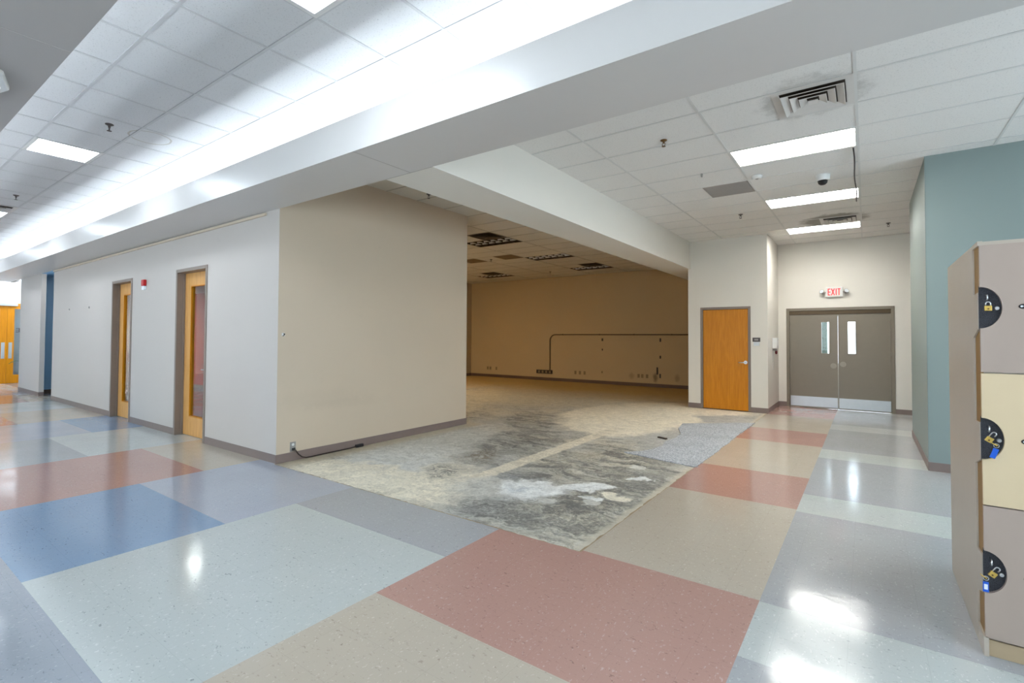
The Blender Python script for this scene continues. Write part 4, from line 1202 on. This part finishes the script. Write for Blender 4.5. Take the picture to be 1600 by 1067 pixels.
# ------------------------------------------------------------------ locker column with padlocks
LX, LY = 0.443, 3.2687
LW = 0.318
lk = thing('locker', (LX + LW / 2, LY + 0.54, 0), 'tall beige locker column with three doors and black half-round cut-outs', 'locker')
mb = MB()
mb.box(LX, LX + 0.018, LY + 0.15, LY + 1.085, 0, 1.985, 0, 0.002, 1)
mb.box(LX + LW - 0.018, LX + LW, LY + 0.022, LY + 1.085, 0, 1.985, 0, 0.002, 1)
mb.box(LX + 0.018, LX + LW - 0.018, LY + 1.065, LY + 1.085, 0, 1.985)
mb.box(LX + 0.018, LX + LW - 0.018, LY + 0.022, LY + 1.065, 1.967, 1.985)
mb.box(LX, LX + 0.018, LY + 0.0, LY + 0.15, 1.963, 1.985)
mb.box(LX, LX + 0.018, LY + 0.0, LY + 0.15, 0.0, 0.092)
for zz in (0.085, 0.714, 1.348): mb.box(LX + 0.018, LX + LW - 0.018, LY + 0.024, LY + 1.065, zz - 0.009, zz + 0.009)
mb.build('body', 'locker_side', lk)
MB().box(LX + 0.008, LX + 0.018, LY + 0.022, LY + 0.15, 0.092, 1.963).build('edge_strip', 'locker_edge', lk)
MB().box(LX + 0.004, LX + LW, LY + 0.012, LY + 0.022, 0.0, 0.076, 0, 0.002, 1).build('kick_plate', 'locker_tan', lk)
doors = ((0.088, 0.711, 0.398, 'locker_taupe'), (0.717, 1.345, 1.031, 'locker_cream'), (1.351, 1.965, 1.662, 'locker_taupe'))
RX, RZ = 0.078, 0.100
for z0, z1, zc, mat in doors:
    x0, x1 = LX + 0.006, LX + LW - 0.003
    outl = [(x0, z0), (x1, z0), (x1, z1), (x0, z1), (x0, zc + RZ)]
    for i in range(1, 24):
        a = PI / 2 - PI * i / 24
        outl.append((x0 + RX * math.cos(a), zc + RZ * math.sin(a)))
    outl.append((x0, zc - RZ))
    d = MB().prism(outl, 'y', LY, LY + 0.019).build('door', mat, lk)
    tag(d, 'cream middle door' if mat == 'locker_cream' else None)
    hp = [(x0 - 0.002, zc + RZ + 0.006)] + [(x0 + (RX + 0.006) * math.cos(PI / 2 - PI * i / 20), zc + (RZ + 0.006) * math.sin(PI / 2 - PI * i / 20)) for i in range(1, 20)] + [(x0 - 0.002, zc - RZ - 0.006)]
    MB().prism(hp, 'y', LY + 0.0195, LY + 0.023).build('cutout_plate', 'black_mesh', d)
    # pad shaped as the light falling beside each cut-out, bottom chamfered
    MB().prism([(LY + 0.023, zc - 0.105), (LY + 0.15, zc - 0.145), (LY + 0.15, zc + 0.068), (LY + 0.023, zc + 0.074)], 'x', LX, LX + 0.0075).build('light_pad', 'locker_side', d)
    mb = MB().tube([(LX + 0.030, LY + 0.019, zc + 0.062), (LX + 0.030, LY - 0.008, zc + 0.060), (LX + 0.030, LY - 0.014, zc + 0.045), (LX + 0.030, LY - 0.004, zc + 0.036), (LX + 0.030, LY + 0.019, zc + 0.036)], 0.0036, 8)
    mb.build('hasp', 'steel', d)
    mb = MB().lathe((LX + 0.067, LY + 0.012, zc - 0.004), [(0.0075, -0.006), (0.009, -0.002), (0.009, 0.008)], 18, 'y')
    mb.build('cam_lock', 'steel', d)
    b = MB().lathe((0, 0, 0), [(0.0145, -0.0035), (0.0165, -0.002), (0.0165, 0)], 28, 'y')
    b.xf(Matrix.Translation((LX + 0.155, LY, zc + 0.002)) @ Matrix.Diagonal((1.0, 1, 0.72, 1)))
    npl = b.build('number_plate', 'black_plastic', d)
    b = MB()
    for dx in (-0.0062, 0.0048):
        b.lathe((LX + 0.155 + dx, LY - 0.0035, zc + 0.002), [(0.0042, -0.0006), (0.0046, 0)], 14, 'y')
    b.build('numeral', 'paper', npl)

def padlock(zc, tilt, dx, dz, is_open, label):
    cx, cz, cy = LX + 0.033 + dx, zc + dz, LY - 0.010
    r = thing('padlock', (cx, cy, cz), label, 'padlock', 'brass padlocks on the locker doors')
    R = Matrix.Translation((cx, cy, cz)) @ Matrix.Rotation(tilt, 4, 'Y')
    MB().box(-0.0135, 0.0135, -0.006, 0.006, -0.0125, 0.0125, 0, 0.0025).xf(R).build('body', 'brass', r)
    k = 0.010 if is_open else 0.0
    pts = [(-0.0085, 0, 0.010)] + [(-0.0085 * math.cos(a), 0, 0.022 + k + 0.0085 * math.sin(a)) for a in [PI * i / 10 for i in range(11)]]
    if is_open: pts.append((0.0085, 0.004, 0.022))
    else: pts.append((0.0085, 0, 0.010))
    MB().tube(pts, 0.0028, 8).xf(R).build('shackle', 'steel', r)
    MB().lathe((0, -0.0062, -0.003), [(0.0035, -0.0006), (0.004, 0)], 12, 'y').xf(R).build('keyhole', 'bronze', r)
    return r
padlock(1.662, 0.0, 0.0, -0.004, False, 'closed brass padlock hanging straight on the top locker door')
padlock(1.031, 0.55, -0.004, 0.0, True, 'open brass padlock tilted on the cream middle locker door')
padlock(0.398, 0.55, 0.0, -0.002, True, 'open brass padlock tilted on the bottom locker door')

def key_tag(p, q, tilt, label, window):
    """p: ring centre, q: tag centre"""
    r = thing('key_tag', q, label, 'key tag', 'blue key tags')
    pts = [(p[0] + 0.0095 * math.cos(a), p[1], p[2] + 0.0095 * math.sin(a)) for a in [2 * PI * i / 20 for i in range(21)]]
    MB().tube(pts, 0.0014, 6).build('split_ring', 'steel', r)
    R = Matrix.Translation(q) @ Matrix.Rotation(tilt, 4, 'Y')
    MB().box(-0.0105, 0.0105, -0.0025, 0.0025, -0.024, 0.024, 0, 0.002).xf(R).build('tag', 'blue_plastic', r)
    if window: MB().box(-0.0065, 0.0065, -0.0031, -0.0026, -0.012, 0.013).xf(R).build('paper_insert', 'paper', r)
    MB().tube([(p[0] + 0.003, p[1] - 0.001, p[2]), (p[0] - 0.014, p[1] - 0.002, p[2] + 0.010), (p[0] - 0.020, p[1] - 0.002, p[2] + 0.018)], [0.0045, 0.0025, 0.002], 8).build('key', 'brass', r)
key_tag((LX + 0.053, LY - 0.013, 1.005), (LX + 0.045, LY - 0.013, 0.968), 0.32, 'blue key tag leaning under the padlock of the cream middle door', False)
key_tag((LX + 0.009, LY - 0.013, 0.372), (LX + 0.008, LY - 0.013, 0.332), 0.0, 'blue key tag with paper window hanging at the bottom locker door', True)

# ------------------------------------------------------------------ world, camera, view
w = bpy.data.worlds.new('World'); sc.world = w; w.use_nodes = True
nt = w.node_tree
bg = nt.nodes['Background']
sky = nt.nodes.new('ShaderNodeTexSky')
sky.sky_type = 'HOSEK_WILKIE'
sky.sun_direction = Vector((0.3, -0.5, 0.65)).normalized()
sky.turbidity = 4.0
mixn = nt.nodes.new('ShaderNodeMix'); mixn.data_type = 'RGBA'
mixn.inputs[0].default_value = 0.75
nt.links.new(sky.outputs[0], mixn.inputs[6]); mixn.inputs[7].default_value = (0.78, 0.88, 1.0, 1)
nt.links.new(mixn.outputs[2], bg.inputs[0])
bg.inputs[1].default_value = 4.7

cam = bpy.data.cameras.new('Camera')
co = bpy.data.objects.new('Camera', cam); COL.objects.link(co)
yaw, pitch, roll = 0.6213, 0.0232, 0.0049
fw = Vector((-math.sin(yaw) * math.cos(pitch), math.cos(yaw) * math.cos(pitch), math.sin(pitch)))
rt = Vector((math.cos(yaw), math.sin(yaw), 0)); up = rt.cross(fw)
Rv = rt * math.cos(roll) + up * math.sin(roll); Uv = -rt * math.sin(roll) + up * math.cos(roll)
m = Matrix.Identity(4)
for i in range(3):
    m[i][0] = Rv[i]; m[i][1] = Uv[i]; m[i][2] = -fw[i]
m[2][3] = 1.506
co.matrix_world = m
cam.sensor_width = 36; cam.sensor_fit = 'HORIZONTAL'
cam.lens = 773.605 / 1600 * 36
cam.shift_y = -(533.5 - 509.51) / 1600
cam.clip_start = 0.05; cam.clip_end = 200
sc.camera = co
vs = sc.view_settings
vs.view_transform = 'Standard'; vs.look = 'None'; vs.gamma = 1.0; vs.use_curve_mapping = False
vs.exposure = 1.08
